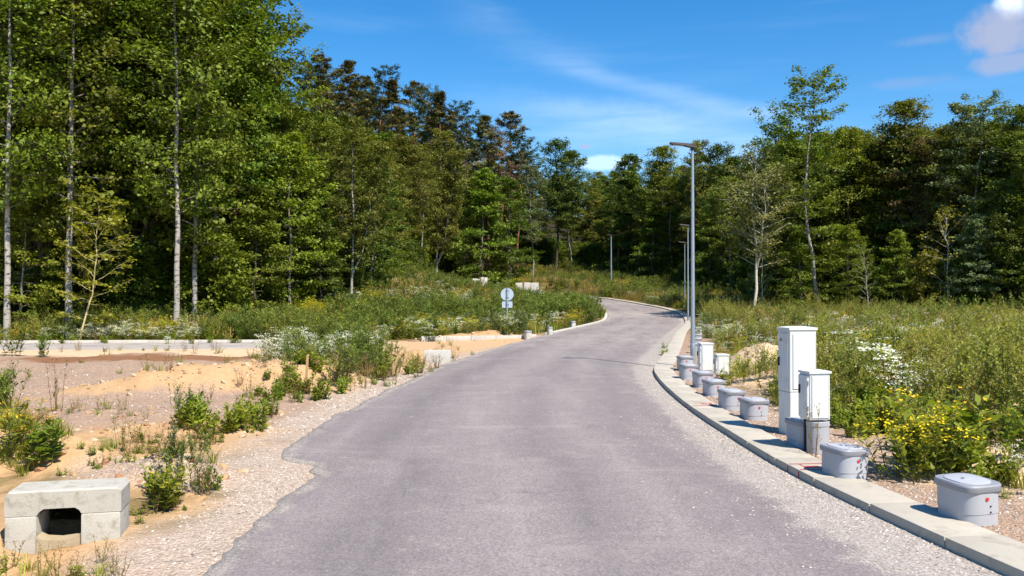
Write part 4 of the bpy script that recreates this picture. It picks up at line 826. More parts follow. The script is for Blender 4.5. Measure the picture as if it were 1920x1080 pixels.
# --- right wood
G3 = 'trees of the right wood'
ptree('birch_tree', 'thin', 0, 1412, 50, 268, 'sparse white stemmed birch standing clear before the right wood', L_PALE, B_WHITE, wide=1.45)
ptree('birch_tree', 'thin', 1, 1426, 52, 420, 'small thin birch right beside the sparse white birch', L_OLIVE, B_WHITE)
ptree('birch_tree', 'thin', 1, 1772, 45, 385, 'small half bare tree with yellowish leaves in the right wood', L_YEL, B_WHITE, wide=1.2)
ptree('broken_tree', 'thin', 1, 1628, 47, 455, 'thin leaning pale stem in the right wood', L_MID, B_WHITE, lean=(0, -.08), wide=.8)
for i, (px, d, top, kd, lm_, bk, lab) in enumerate([
  (1538, 50, 122, 'tallsparse', L_BRIGHT, B_BIRCH, 'tallest tree of the right wood, thin crown above the others'), (1455, 58, 200, 'broad', L_MID, B_DARK, 'broad tree on the skyline right of the sparse birch'),
  (1490, 55, 265, 'leafy', L_MID, B_DARK, 'dense tree left of the tallest right tree'), (1590, 54, 235, 'broad', L_BRIGHT, B_DARK, 'dense green tree right of the tallest right tree'),
  (1630, 57, 240, 'broad', L_MID, B_DARK, 'green tree between the tallest and the olive tree'), (1690, 52, 185, 'broad', L_OLIVE, B_GREY, 'olive green tree with forked top in the right wood'),
  (1735, 50, 255, 'broad', L_BROWN, B_GREY, 'brownish green tree right of the forked olive tree'), (1800, 48, 190, 'birch', L_OLIVE, B_BIRCH, 'olive tree with pale branches near the right edge'),
  (1855, 46, 170, 'tallsparse', L_SILV, B_BIRCH, 'grey green tree with white branches, second from right edge'), (1912, 45, 195, 'broad', L_MID, B_DARK, 'green tree at the right edge of the picture'),
  (1500, 50.5, 430, 'leafy', L_MID, B_GREY, 'low bushy tree left of the tallest right tree'), (1590, 49, 420, 'leafy', L_BRIGHT, B_DARK, 'low bright bushy tree right of the tallest tree trunk'),
  (1680, 47, 430, 'leafy', L_MID, B_DARK, 'low green bushy tree below the olive tree'), (1740, 46, 470, 'shrub', L_OLIVE, B_GREY, 'olive shrub below the half bare yellow tree'),
  (1830, 44, 400, 'leafy', L_SILV, B_DARK, 'grey bushy tree below the grey green tree'), (1900, 43, 370, 'leafy', L_DEEP, B_DARK, 'dark bushy tree low at the right edge'),
  (1440, 60, 440, 'leafy', L_MID, B_GREY, 'low bushy tree right of the sparse birch'), (1375, 70, 330, 'broad', L_MID, B_GREY, 'green tree left of the sparse birch'),
  (1330, 80, 400, 'leafy', L_MID, B_GREY, 'bushy tree right of the lamp pole'), (1980, 43, 200, 'broad', L_MID, B_DARK, 'green tree just beyond the right edge')]):
    ptree('broadleaf_tree' if kd != 'shrub' else 'shrub', kd, i, px, d, top, lab, lm_, bk, group=G3)
# --- pines on the ridge
pine_tops = [(592, 100), (622, 128), (650, 112), (682, 140), (710, 122), (738, 150), (772, 150), (800, 165), (826, 172), (848, 205), (876, 188), (905, 215), (952, 208), (975, 245)]
ords = ['first', 'second', 'third', 'fourth', 'fifth', 'sixth', 'seventh', 'eighth', 'ninth', 'tenth', 'eleventh', 'twelfth', 'thirteenth', 'fourteenth']
for i, (px, top) in enumerate(pine_tops):
    d = 104 + (i * 37 % 14); x = (px - 960) / FPX * d; h = CAM_Z + (HOR - top) / FPX * d - h1(x, d)
    ptree('pine_tree', 'pine', i, px, d, top, f'{ords[i]} ridge pine from the left, red trunk under a dark crown', [L_PINEB, L_PINE, L_PINEB][i % 3], B_PINE, group='pines on the ridge', wide=min(1.3, 20 / max(h, 8)))
for px, top, lab in ((918, 235, 'brown dying pine on the ridge, left of the two'), (940, 260, 'brown dying pine on the ridge with drooping dead branches, right of the two')):
    ptree('pine_tree', 'deadpine', 0, px, 106, top, lab, L_RUST, B_PINE, group='dying pines on the ridge')
ords2 = ords + ['fifteenth', 'sixteenth', 'seventeenth', 'eighteenth', 'nineteenth']
# second row of ridge pines, lower, filling behind
for i, px in enumerate(range(570, 1000, 24)):
    d = 122 + (i * 29 % 12); top = np.interp(px, [560, 600, 700, 800, 900, 1000], [125, 140, 165, 205, 250, 290]) + (i * 53 % 25)
    ptree('pine_tree', 'pine', i + 1, px + (i * 17 % 11), d, top, f'{ords2[i]} pine from the left in the rear row on the ridge', [L_PINEB, L_PINE][i % 2], B_PINE, group='rear pines on the ridge', wide=1.1)

# ------------------------------------------------------------------ scattered ground cover (uncountable: one object per kind)
def scatter(name, P, rot, scl, idx, protos, label, cat):
    me = bpy.data.meshes.new(name); me.vertices.add(len(P)); me.vertices.foreach_set('co', np.asarray(P, np.float32).ravel())
    a = me.attributes.new('rot', 'FLOAT_VECTOR', 'POINT'); a.data.foreach_set('vector', np.asarray(rot, np.float32).ravel())
    a = me.attributes.new('scl', 'FLOAT_VECTOR', 'POINT'); a.data.foreach_set('vector', np.asarray(scl, np.float32).ravel())
    a = me.attributes.new('idx', 'INT', 'POINT'); a.data.foreach_set('value', np.asarray(idx, np.int32).ravel())
    me.update(); o = bpy.data.objects.new(name, me); COL.objects.link(o); tag(o, label, cat, kind='stuff')
    ng = bpy.data.node_groups.new(name, 'GeometryNodeTree'); ng.interface.new_socket('Geometry', in_out='INPUT', socket_type='NodeSocketGeometry'); ng.interface.new_socket('Geometry', in_out='OUTPUT', socket_type='NodeSocketGeometry')
    N, Lk = ng.nodes, ng.links; gi, go = N.new('NodeGroupInput'), N.new('NodeGroupOutput'); out = N.new('GeometryNodeJoinGeometry')
    def nattr(nm, typ): n = N.new('GeometryNodeInputNamedAttribute'); n.data_type = typ; n.inputs[0].default_value = nm; return n.outputs[0]
    r, s, i = nattr('rot', 'FLOAT_VECTOR'), nattr('scl', 'FLOAT_VECTOR'), nattr('idx', 'INT'); er = N.new('FunctionNodeEulerToRotation'); Lk.new(r, er.inputs[0])
    for group in protos:                      # parallel lists of meshes (e.g. wood and leaves) share the points
        j = N.new('GeometryNodeJoinGeometry')
        for me_ in reversed(group):
            po = bpy.data.objects.new(me_.name + '_source', me_); oi = N.new('GeometryNodeObjectInfo'); oi.inputs['Object'].default_value = po; oi.inputs['As Instance'].default_value = True; Lk.new(oi.outputs['Geometry'], j.inputs[0])
        ip = N.new('GeometryNodeInstanceOnPoints'); ip.inputs['Pick Instance'].default_value = True
        Lk.new(gi.outputs[0], ip.inputs['Points']); Lk.new(j.outputs[0], ip.inputs['Instance']); Lk.new(i, ip.inputs['Instance Index']); Lk.new(er.outputs[0], ip.inputs['Rotation']); Lk.new(s, ip.inputs['Scale']); Lk.new(ip.outputs[0], out.inputs[0])
    Lk.new(out.outputs[0], go.inputs[0]); md = o.modifiers.new('scatter', 'NODES'); md.node_group = ng; return o
# deep wood behind the named trees
def deep_wood():
    pts, idx, hs_ = [], [], []
    r = np.random.default_rng(5); k = 0
    e = np.array(EDGE); acc = np.concatenate([[0], np.cumsum(np.hypot(*np.diff(e, axis=0).T))])
    for rowi, (off, step) in enumerate([(5, 2.6), (9, 2.8), (13, 3.2), (18, 3.6), (25, 4.5), (34, 5.5)]):
        for s in np.arange(0, acc[-1], step):
            s2 = s + r.uniform(-1, 1); x = np.interp(s2, acc, e[:, 0]); y = np.interp(s2, acc, e[:, 1])
            a = np.array([np.interp(s2 + .5, acc, e[:, 0]) - np.interp(s2 - .5, acc, e[:, 0]), np.interp(s2 + .5, acc, e[:, 1]) - np.interp(s2 - .5, acc, e[:, 1])]); a /= np.hypot(*a) + 1e-6
            x, y = x - a[1] * off + r.uniform(-1, 1), y + a[0] * off + r.uniform(-1, 1)
            if y < 20 or float(sdist(np.array([x]), np.array([y]), FOREST)[0]) > -2.5: continue
            px = 960 + FPX * x / y; z = h1(x, y)
            lim = np.interp(px, [-300, 0, 400, 455, 520, 600, 760, 860, 960, 1000, 1060, 1100, 1150, 1250, 1350, 1420, 1480, 1560, 1700, 1900, 2300], [-150, -120, -60, 60, 185, 205, 250, 290, 320, 300, 300, 345, 335, 305, 295, 290, 240, 230, 235, 215, 200]) + r.uniform(5, 60)
            h = CAM_Z + (HOR - lim) / FPX * y - z; h = min(h, 19)
            if h < 5: continue
            pts.append((x, y, z - .1)); hs_.append(h); idx.append(r.integers(5, 7) if px < 340 and y < 56 else r.integers(0, 5)); k += 1
    return np.array(pts), np.array(idx), np.array(hs_)
P, I, HH = deep_wood()
DW = [('broad', 0), ('broad', 1), ('broad', 2), ('leafy', 0), ('leafy', 1), ('slim', 1), ('broad', 2)]
dwm = [[], []]
for kd, k in DW:
    wm, lm, h0 = PROTO[kd][k]; a, b = wm.copy(), lm.copy(); a.materials.clear(); a.materials.append(B_DARK); b.materials.clear(); b.materials.append([L_MID, L_DEEP, L_OLIVE, L_DEEP, L_MID, L_DEEP, L_DEEP][len(dwm[1])]); dwm[0].append(a); dwm[1].append(b)
h0s = np.array([PROTO[kd][k][2] for kd, k in DW]); sc_ = HH / h0s[I]; wide = np.clip(14 / HH, .9, 1.25)
scatter('deep_wood', P, np.stack([0 * sc_, 0 * sc_, RNG.uniform(0, 6.28, len(P))], 1), np.stack([sc_ * wide, sc_ * wide, sc_], 1), I, dwm, 'dark mass of trees filling the wood behind the front trees', 'wood')
# far wooded ridge seen through the gap
fp = []
for k in range(70):
    x = RNG.uniform(-10, 60); y = RNG.uniform(190, 250); fp.append((x, y))
fp = np.array(fp); fz = H(fp[:, 0], fp[:, 1]); ft = CAM_Z + (HOR - RNG.uniform(318, 345, 70)) / FPX * fp[:, 1]; fh = np.clip(ft - fz, 6, 30); fi = RNG.integers(0, 5, 70); fs = fh / h0s[fi]
scatter('far_wood', np.column_stack([fp, fz]), np.stack([0 * fs, 0 * fs, RNG.uniform(0, 6.28, 70)], 1), np.stack([fs, fs, fs], 1), fi, dwm, 'far wooded ridge seen through the gap in the skyline', 'wood')

# ------------------------------------------------------------------ weeds, grasses, flowers, stones
def make_plant(name, seed, h, nstem, spread, nleaf, leaf, lup=.5, side=0, flower=None, stem_r=.006, lean=.25, top_bias=.0, s0=.08):
    rng = np.random.default_rng(seed); V, F, R, Mi = [], [], [], []
    def quad(p, ax, sd, r, mi):
        b = len(V); V.extend([p, p + ax * .45 + sd, p + ax, p + ax * .45 - sd]); F.append((b, b+1, b+2, b+3)); R.extend([r] * 4); Mi.append(mi)
    def stem(p0, d, L, rr, nl, fl_, depth):
        ss = np.linspace(0, 1, 4); bend = np.array([d[0], d[1], -.25]) * L * .22
        pts = p0 + d[None] * (ss * L)[:, None] + bend[None] * (ss ** 2)[:, None]
        b0 = len(V); f0 = len(F); tube(V, F, pts, rr * (1 - ss * .75), 3); R.extend([rng.uniform(.2, .6)] * (len(V) - b0)); Mi.extend([0] * (len(F) - f0))
        ph = rng.uniform(0, 6.28); tone = rng.uniform(.15, .85)
        for k in range(nl):
            s = s0 + (1 - s0) * ((k + rng.uniform(0, 1)) / nl) ** (1 - top_bias); p = np.array([np.interp(s, ss, pts[:, q]) for q in range(3)]); ph += 2.4 + rng.normal() * .3
            e = lup + rng.normal() * .25; ax = np.array([math.cos(ph) * math.cos(e), math.sin(ph) * math.cos(e), math.sin(e)]); z = rng.uniform(.6, 1.25) * (1.15 - .55 * s)
            sd = np.cross(ax, [0, 0, 1.0]); sd = sd / (np.linalg.norm(sd) + 1e-6); sd = sd + np.array([0, 0, rng.normal() * .45])
            quad(p, ax * leaf[0] * z, sd * leaf[1] * z * .5, float(np.clip(tone + rng.normal() * .22, 0, 1)), 1)
        if depth:
            for k in range(depth):
                s = rng.uniform(.3, .85); p = np.array([np.interp(s, ss, pts[:, q]) for q in range(3)]); a = rng.uniform(0, 6.28)
                d2 = np.array([math.cos(a) * .6, math.sin(a) * .6, .8]); stem(p, d2 / np.linalg.norm(d2), L * .35 * (1.3 - s), rr * .6, max(3, nl // 4), fl_, 0)
        if fl_:
            n, size, spr = fl_
            for k in range(n):
                a = rng.uniform(0, 6.28); q = pts[-1] + np.array([rng.normal() * spr, rng.normal() * spr, rng.normal() * spr * .25]); ax = np.array([math.cos(a), math.sin(a), rng.normal() * .35]) * size
                sd = np.cross(ax, [0, 0, 1.0]); sd = sd / (np.linalg.norm(sd) + 1e-6) * size * .5 + np.array([0, 0, rng.normal() * size * .2]); quad(q - ax * .5, ax, sd, rng.uniform(0, 1), 2)
    for k in range(nstem):
        a = rng.uniform(0, 6.28); r = spread * math.sqrt(rng.uniform(0, 1)) ; p0 = np.array([math.cos(a) * r * .5, math.sin(a) * r * .5, -.03])
        d = np.array([math.cos(a) * lean * r / max(spread, .01) + rng.normal() * .08, math.sin(a) * lean * r / max(spread, .01) + rng.normal() * .08, 1.0]); stem(p0, d / np.linalg.norm(d), h * rng.uniform(.6, 1.08), stem_r, nleaf, flower, side)
    return np_mesh(name, np.array(V), np.array(F), {'rnd': ('FLOAT', np.array(R))}, matidx=Mi)
def make_tuft(name, seed, h, n, spread, w=.012, heads=0):
    rng = np.random.default_rng(seed); V, F, R, Mi = [], [], [], []
    for k in range(n):
        a = rng.uniform(0, 6.28); r = spread * rng.uniform(0, 1) ** .7; p = np.array([math.cos(a) * r * .6, math.sin(a) * r * .6, -.02]); L = h * rng.uniform(.5, 1.1); out = np.array([math.cos(a), math.sin(a), 0]) * (.25 + .5 * r / spread) * L * rng.uniform(.4, 1.3)
        sd = np.array([-math.sin(a + rng.normal()), math.cos(a + rng.normal()), 0]) * w * .5; b = len(V); t_ = rng.uniform(0, 1)
        for s, wd in ((0, 1), (.4, .9), (.75, .55), (1, .08)):
            c_ = p + np.array([0, 0, L * (s - .18 * s * s)]) + out * s ** 2; V.extend([c_ - sd * wd, c_ + sd * wd]); R.extend([t_, t_])
        for q in range(3): F.append((b + 2*q, b + 2*q + 1, b + 2*q + 3, b + 2*q + 2)); Mi.append(1)
        if k < heads:
            tip = V[-1]
            for q in range(5):
                ax = np.array([rng.normal() * .2, rng.normal() * .2, 1]) * .05; o_ = tip + np.array([rng.normal() * .012, rng.normal() * .012, -.03 * q]); b = len(V); s2 = np.cross(ax, [1, .3, 0]) * .25; V.extend([o_, o_ + ax * .5 + s2, o_ + ax, o_ + ax * .5 - s2]); F.append((b, b+1, b+2, b+3)); R.extend([rng.uniform()] * 4); Mi.append(2)
    return np_mesh(name, np.array(V), np.array(F), {'rnd': ('FLOAT', np.array(R))}, matidx=Mi)
W_GREEN = leaf_mat('weed_green', (0.098, 0.143, 0.014), (0.305, 0.345, 0.034), .38); W_DARK = leaf_mat('weed_dark', (0.073, 0.110, 0.016), (0.250, 0.294, 0.048), .34); W_GG = leaf_mat('weed_grey_green', (0.081, 0.112, 0.033), (0.231, 0.269, 0.081), .3)
W_LIME = leaf_mat('weed_lime', (0.169, 0.182, 0.026), (0.390, 0.377, 0.078), .4); W_DRY = leaf_mat('grass_dry', (0.237, 0.156, 0.044), (0.500, 0.362, 0.125), .3); W_GRASS = leaf_mat('grass_green', (0.135, 0.162, 0.018), (0.392, 0.392, 0.054), .4); W_OLIV = leaf_mat('grass_olive', (0.149, 0.135, 0.024), (0.365, 0.297, 0.068), .35)
F_YEL = leaf_mat('flower_yellow', (.60, .42, .01), (.80, .62, .03), .25); F_WHITE = leaf_mat('flower_white', (.62, .60, .50), (.80, .79, .72), .25); W_STEM = leaf_mat('stem', (.09, .09, .03), (.20, .17, .06), .1); W_BROWN = leaf_mat('stem_brown', (.15, .085, .04), (.28, .17, .09), .1)
KINDS = {
 'grass': ([make_tuft('grassA', 1, .42, 34, .16), make_tuft('grassB', 2, .55, 30, .2), make_tuft('grassC', 3, .34, 30, .14)], (W_STEM, W_GRASS, W_DRY), 'green grass tufts on the verges and the field', 'grass'),
 'drygrass': ([make_tuft('dryA', 4, .75, 30, .22, .010, 16), make_tuft('dryB', 5, .62, 32, .2, .010, 18)], (W_STEM, W_OLIV, W_DRY), 'dry yellowish grass with seed heads in the field', 'grass'),
 'mugwort': ([make_plant('mugA', 6, 1.15, 7, .35, 34, (.13, .040), .55, 3), make_plant('mugB', 7, 1.0, 8, .38, 32, (.12, .04), .5, 3)], (W_STEM, W_DARK, W_GG), 'dark green bushy weeds on the slope and verges', 'weeds'),
 'greyweed': ([make_plant('greyA', 8, .9, 7, .3, 34, (.09, .03), .7, 3), make_plant('greyB', 9, .8, 6, .3, 36, (.10, .03), .6, 3)], (W_STEM, W_GG, W_GG), 'grey green upright weeds', 'weeds'),
 'leafweed': ([make_plant('leafA', 10, .6, 8, .28, 20, (.13, .06), .5, 1), make_plant('leafB', 11, .5, 8, .26, 20, (.12, .06), .5, 1)], (W_STEM, W_GREEN, W_GREEN), 'bright green leafy weeds', 'weeds'),
 'yellow': ([make_plant('yelA', 12, .75, 9, .3, 20, (.10, .032), .5, 2, (16, .019, .038)), make_plant('yelB', 13, .65, 8, .3, 20, (.10, .03), .5, 2, (15, .019, .034))], (W_STEM, W_GREEN, F_YEL), 'yellow flowering weeds on the verges', 'flowers'),
 'fewyellow': ([make_plant('fewA', 22, .55, 10, .3, 24, (.12, .045), .5, 1, (3, .02, .03)), make_plant('fewB', 23, .5, 9, .3, 24, (.11, .04), .5, 1, (3, .02, .03))], (W_STEM, W_GREEN, F_YEL), 'leafy weeds with a few yellow flowers', 'weeds'),
 'white': ([make_plant('whiA', 14, .65, 8, .3, 16, (.09, .028), .5, 2, (18, .024, .05)), make_plant('whiB', 15, .55, 7, .26, 16, (.09, .03), .5, 2, (18, .024, .045))], (W_STEM, W_GREEN, F_WHITE), 'white flowering weeds in the meadow', 'flowers'),
 'lime': ([make_plant('limA', 16, 1.35, 7, .35, 40, (.075, .034), .6, 4, s0=.15), make_plant('limB', 17, 1.2, 6, .3, 40, (.07, .034), .7, 4, s0=.12)], (W_STEM, W_LIME, W_LIME), 'tall pale leaved weeds on the right verge', 'weeds'),
 'dock': ([make_plant('docA', 18, .6, 5, .2, 14, (.07, .02), .8, 2, (8, .02, .03)), make_plant('docB', 19, .5, 6, .2, 12, (.06, .02), .8, 2, (8, .02, .03))], (W_BROWN, W_OLIV, W_BROWN), 'dry brownish weeds on bare ground', 'weeds'),
 'sprig': ([make_plant('sprA', 20, .22, 6, .12, 9, (.07, .035), .4, 0), make_plant('sprB', 21, .16, 6, .12, 9, (.07, .04), .3, 0)], (W_STEM, W_GREEN, W_GREEN), 'small green sprigs on sand and gravel', 'weeds'),
}
for ms, mats, *_ in KINDS.values():
    for m_ in ms:
        for q in mats: m_.materials.append(q)
PTS = {k: [] for k in KINDS}
def fill(x0, x1, y0, y1, dens, cond, weights, scl, seed, tallmap=None):
    r = np.random.default_rng(seed); n = int((x1 - x0) * (y1 - y0) * dens); x = r.uniform(x0, x1, n); y = r.uniform(y0, y1, n)
    m = cond(x, y, r); x, y = x[m], y[m]; names = list(weights); Wt = []
    for i, k in enumerate(names):
        f = fbm(x, y, .28, 3, 200 + 13 * list(KINDS).index(k)); Wt.append(weights[k] * np.exp((f - .5) * 12))
    Wt = np.array(Wt); Wt /= Wt.sum(0); c = (np.cumsum(Wt, 0) < r.uniform(0, 1, len(x))[None]).sum(0); z = H(x, y)
    sc = r.uniform(*scl, len(x)) * (1 if tallmap is None else tallmap(x, y))
    for i, k in enumerate(names):
        q = c == i; PTS[k].append(np.column_stack([x[q], y[q], z[q], sc[q]]))
def dist_pack(x, y): return sdist(x, y, ROADPOLY), sdist(x, y, FOREST), seg_dist(x, y, KERB) < seg_dist(x, y, LEFT)
def right_near(x, y, r):
    d, f, rt = dist_pack(x, y); n = fbm(x, y, .5, 3, 61); far_ok = sstep(n + .045 * np.clip(d - 1.2, 0, 7), .34, .50)
    sandy = np.zeros(len(x))
    for mx, my, rx, ry, a, h in MOUNDS[11:20]: sandy = np.maximum(sandy, np.exp(-(((x - mx) / rx) ** 2 + ((y - my) / ry) ** 2)) * (.95 if mx < 6.5 and my > 15 else .72))
    return rt & (d > 1.25) & (f > -1) & (r.uniform(0, 1, len(x)) < far_ok * sstep(d, 1.0, 1.9) * (1 - sandy))
fill(2.5, 16, 4, 17, 20, right_near, {'grass': 2.6, 'leafweed': .9, 'drygrass': .7, 'yellow': .22, 'lime': 1.0, 'dock': .7, 'white': .08, 'greyweed': .2, 'sprig': .8}, (.45, .85), 301)
fill(3, 24, 17, 30, 14, right_near, {'grass': 2.4, 'leafweed': .6, 'yellow': .35, 'lime': .6, 'white': .12, 'drygrass': 1.2, 'greyweed': .2}, (.55, .95), 302)
fill(7, 24, 10, 26, 2.2, right_near, {'lime': 1.6, 'leafweed': .5, 'white': .5}, (.6, 1.1), 321)
def right_far(x, y, r):
    d, f, rt = dist_pack(x, y); return rt & (d > .9) & (f > -2) & (r.uniform(0, 1, len(x)) < .35 + .65 * sstep(d, .6, 2))
fill(5, 42, 30, 62, 6.5, right_far, {'yellow': .5, 'grass': 1.6, 'lime': .35, 'white': .25, 'drygrass': 2.2, 'greyweed': .3, 'mugwort': .12}, (.7, 1.15), 303)
fill(-12, 34, 58, 118, 3.2, right_far, {'grass': .9, 'drygrass': 2.4, 'mugwort': .6, 'yellow': .25, 'greyweed': .5, 'white': .15}, (.95, 1.5), 304)
def left_field(x, y, r):
    d, f, rt = dist_pack(x, y); return ~rt & (d > .35) & (f > -2) & (y > 34.9 + (x > -4) * .2) & (r.uniform(0, 1, len(x)) < .4 + .6 * sstep(d, .3, 1.4))
tall = lambda x, y: 1 + .45 * np.exp(-(((x + 9) / 5) ** 2 + ((y - 62) / 12) ** 2)) + .35 * np.exp(-(((x - 2.5) / 3) ** 2 + ((y - 50) / 7) ** 2)) - .35 * sstep(y, 75, 90)
fill(-26, 6, 35, 60, 7.5, left_field, {'mugwort': 1.0, 'greyweed': .8, 'grass': 1.8, 'drygrass': 1.1, 'yellow': .9, 'white': .35, 'leafweed': .5}, (.75, 1.25), 305, tall)
fill(-18, 8, 58, 110, 4.0, left_field, {'mugwort': .7, 'greyweed': .7, 'grass': 2.2, 'drygrass': 1.3, 'yellow': .8, 'white': .2}, (.8, 1.3), 306, tall)
fill(-45, -5, 33.4, 41, 11, lambda x, y, r: (sdist(x, y, FOREST) > -4) & (y > 33.7 + .1 * np.sin(x)) & (y < 43), {'grass': 1.5, 'leafweed': .9, 'yellow': .9, 'white': .5, 'drygrass': .8, 'lime': .5, 'mugwort': .4}, (.6, 1.15), 307)
# left apron: sparse sprigs everywhere, thicker patches where the photograph has them
def apron(x, y, r):
    d, f, rt = dist_pack(x, y); n = fbm(x, y, .7, 3, 71); return ~rt & (d > .5) & (f > .5) & ((y < 27) | (x > -6)) & (y < 34) & (r.uniform(0, 1, len(x)) < sstep(n, .50, .62) * np.where(y > 12.8, .16 + .8 * np.exp(-(((x + 3.6) / 1.6) ** 2 + ((y - 18) / 3) ** 2)), .55))
fill(-16, 2, 4, 34, 3.2, apron, {'sprig': 2.0, 'leafweed': .15, 'dock': .7, 'grass': 2.2, 'greyweed': .2}, (.4, .8), 308)
def patch(polypx, dens, weights, scl, seed):
    P_ = np.array([WP(*q) for q in polypx]); fill(P_[:, 0].min(), P_[:, 0].max(), P_[:, 1].min(), P_[:, 1].max(), dens, lambda x, y, r: inside(x, y, P_), weights, scl, seed)
patch([(-140, 800), (60, 790), (140, 830), (130, 875), (-140, 900)], 26, {'leafweed': .7, 'yellow': .3, 'grass': 2.6, 'sprig': .8}, (.4, .7), 311)
patch([(-200, 740), (0, 745), (50, 790), (-150, 820)], 14, {'leafweed': 1, 'mugwort': .4, 'grass': 1.5, 'greyweed': .6}, (.5, .8), 312)
patch([(110, 880), (320, 800), (440, 800), (430, 825), (240, 895), (120, 905)], 24, {'leafweed': .12, 'dock': 1.4, 'grass': 3.0, 'sprig': 1.6}, (.3, .55), 313)
patch([(250, 945), (290, 860), (400, 870), (400, 930), (320, 965)], 13, {'fewyellow': .3, 'leafweed': .2, 'greyweed': .5, 'dock': 1.2, 'grass': 2.4}, (.3, .55), 314)
patch([(-190, 1090), (-110, 1000), (-45, 1010), (-25, 1080), (-20, 1140), (-190, 1140)], 22, {'leafweed': 2, 'grass': 1.6}, (.3, .5), 315)
patch([(0, 1055), (200, 1045), (240, 1080), (200, 1120), (0, 1120)], 20, {'grass': 2.0, 'sprig': 1.4, 'dock': .4}, (.25, .42), 316)
patch([(430, 735), (470, 690), (640, 672), (700, 700), (640, 745), (500, 765)], 9, {'sprig': 1.6, 'grass': 1.2, 'leafweed': .6, 'dock': .9, 'greyweed': .4}, (.4, .85), 322)
patch([(640, 720), (700, 690), (860, 668), (900, 660), (820, 700), (680, 740)], 5, {'sprig': 1.4, 'grass': 1.0, 'leafweed': .6, 'dock': .6}, (.4, .8), 323)
patch([(1550, 700), (1600, 672), (1770, 725), (1740, 770), (1600, 730)], 1.6, {'white': 1.0, 'grass': .5}, (.7, 1.0), 324)
fill(-30, -7, 31.3, 33.3, 1.3, lambda x, y, r: x < 0, {'grass': 1.4, 'sprig': 1, 'leafweed': .6, 'white': .4}, (.4, .8), 331)
fill(-30, -6, 26.4, 28.4, .7, lambda x, y, r: x < 0, {'grass': 1.2, 'sprig': 1, 'dock': .6}, (.4, .8), 332)
fill(-9, -2.9, 6.6, 13.2, 9, lambda x, y, r: (sdist(x, y, ROADPOLY) > .9) & (r.uniform(0, 1, len(x)) < sstep(fbm(x, y, .9, 3, 73), .46, .60)), {'grass': 2.6, 'sprig': 2.0, 'dock': 1.2, 'leafweed': .12, 'greyweed': .15}, (.28, .55), 333)
fill(-7.5, -2.6, 15, 23, 6, lambda x, y, r: (sdist(x, y, ROADPOLY) > .7) & (r.uniform(0, 1, len(x)) < sstep(fbm(x, y, .9, 3, 74), .48, .62)), {'grass': 2.2, 'sprig': 1.6, 'dock': 1.2, 'leafweed': .3, 'greyweed': .3}, (.4, .8), 334)
patch([(330, 800), (480, 790), (500, 822), (400, 832)], 14, {'grass': 1.5, 'sprig': .6, 'leafweed': .3}, (.5, .8), 317)
patch([(560, 690), (640, 650), (740, 700), (720, 718), (620, 730)], 4, {'mugwort': 1, 'leafweed': 1, 'grass': 1, 'greyweed': .8}, (.5, .9), 318)
patch([(470, 672), (560, 640), (720, 640), (720, 660), (560, 670)], 4, {'mugwort': 1.0, 'greyweed': .8, 'white': .8, 'grass': 1}, (.7, 1.1), 319)
for k, (ms, mats, lab, cat) in KINDS.items():
    if not PTS[k]: continue
    A = np.vstack(PTS[k]); n = len(A); s = A[:, 3] * RNG.uniform(.85, 1.15, n)
    scatter({'grass': 'green_grass', 'drygrass': 'dry_grass', 'mugwort': 'dark_weeds', 'greyweed': 'grey_weeds', 'leafweed': 'leafy_weeds', 'yellow': 'yellow_flowers', 'fewyellow': 'leafy_flowering_weeds', 'white': 'white_flowers', 'lime': 'pale_weeds', 'dock': 'brown_weeds', 'sprig': 'green_sprigs'}[k], A[:, :3], np.column_stack([RNG.normal(0, .06, n), RNG.normal(0, .06, n), RNG.uniform(0, 6.28, n)]), np.column_stack([s, s, s * RNG.uniform(.85, 1.15, n)]), RNG.integers(0, len(ms), n), [ms], lab, cat)
    print(k, n)
# undergrowth along the foot of the wood
r_ = np.random.default_rng(99); x = r_.uniform(-45, 45, 5200); y = r_.uniform(30, 122, 5200); df = sdist(x, y, FOREST); q = (df < -.5) & (df > -9) & ~((x < -12) & (y < 50) & (x / y < -.38) & (r_.uniform(0, 1, 5200) < .85)) & (np.abs(x) < y * .72); x, y = x[q][:900], y[q][:900]
um = []
for (kd, k), lm_ in zip((('shrub', 0), ('shrub', 1), ('shrub', 0)), (L_DEEP, L_MID, L_BRIGHT)):
    b = PROTO[kd][k][1].copy(); b.materials.clear(); b.materials.append(lm_); um.append(b)
s = r_.uniform(.45, 1.0, len(x))
scatter('undergrowth', np.column_stack([x, y, H(x, y) - .1]), np.column_stack([0 * x, 0 * x, r_.uniform(0, 6.28, len(x))]), np.column_stack([s, s, s]), r_.choice(3, len(x), p=(.5, .38, .12)), [um], 'low leafy undergrowth along the foot of the wood', 'undergrowth')
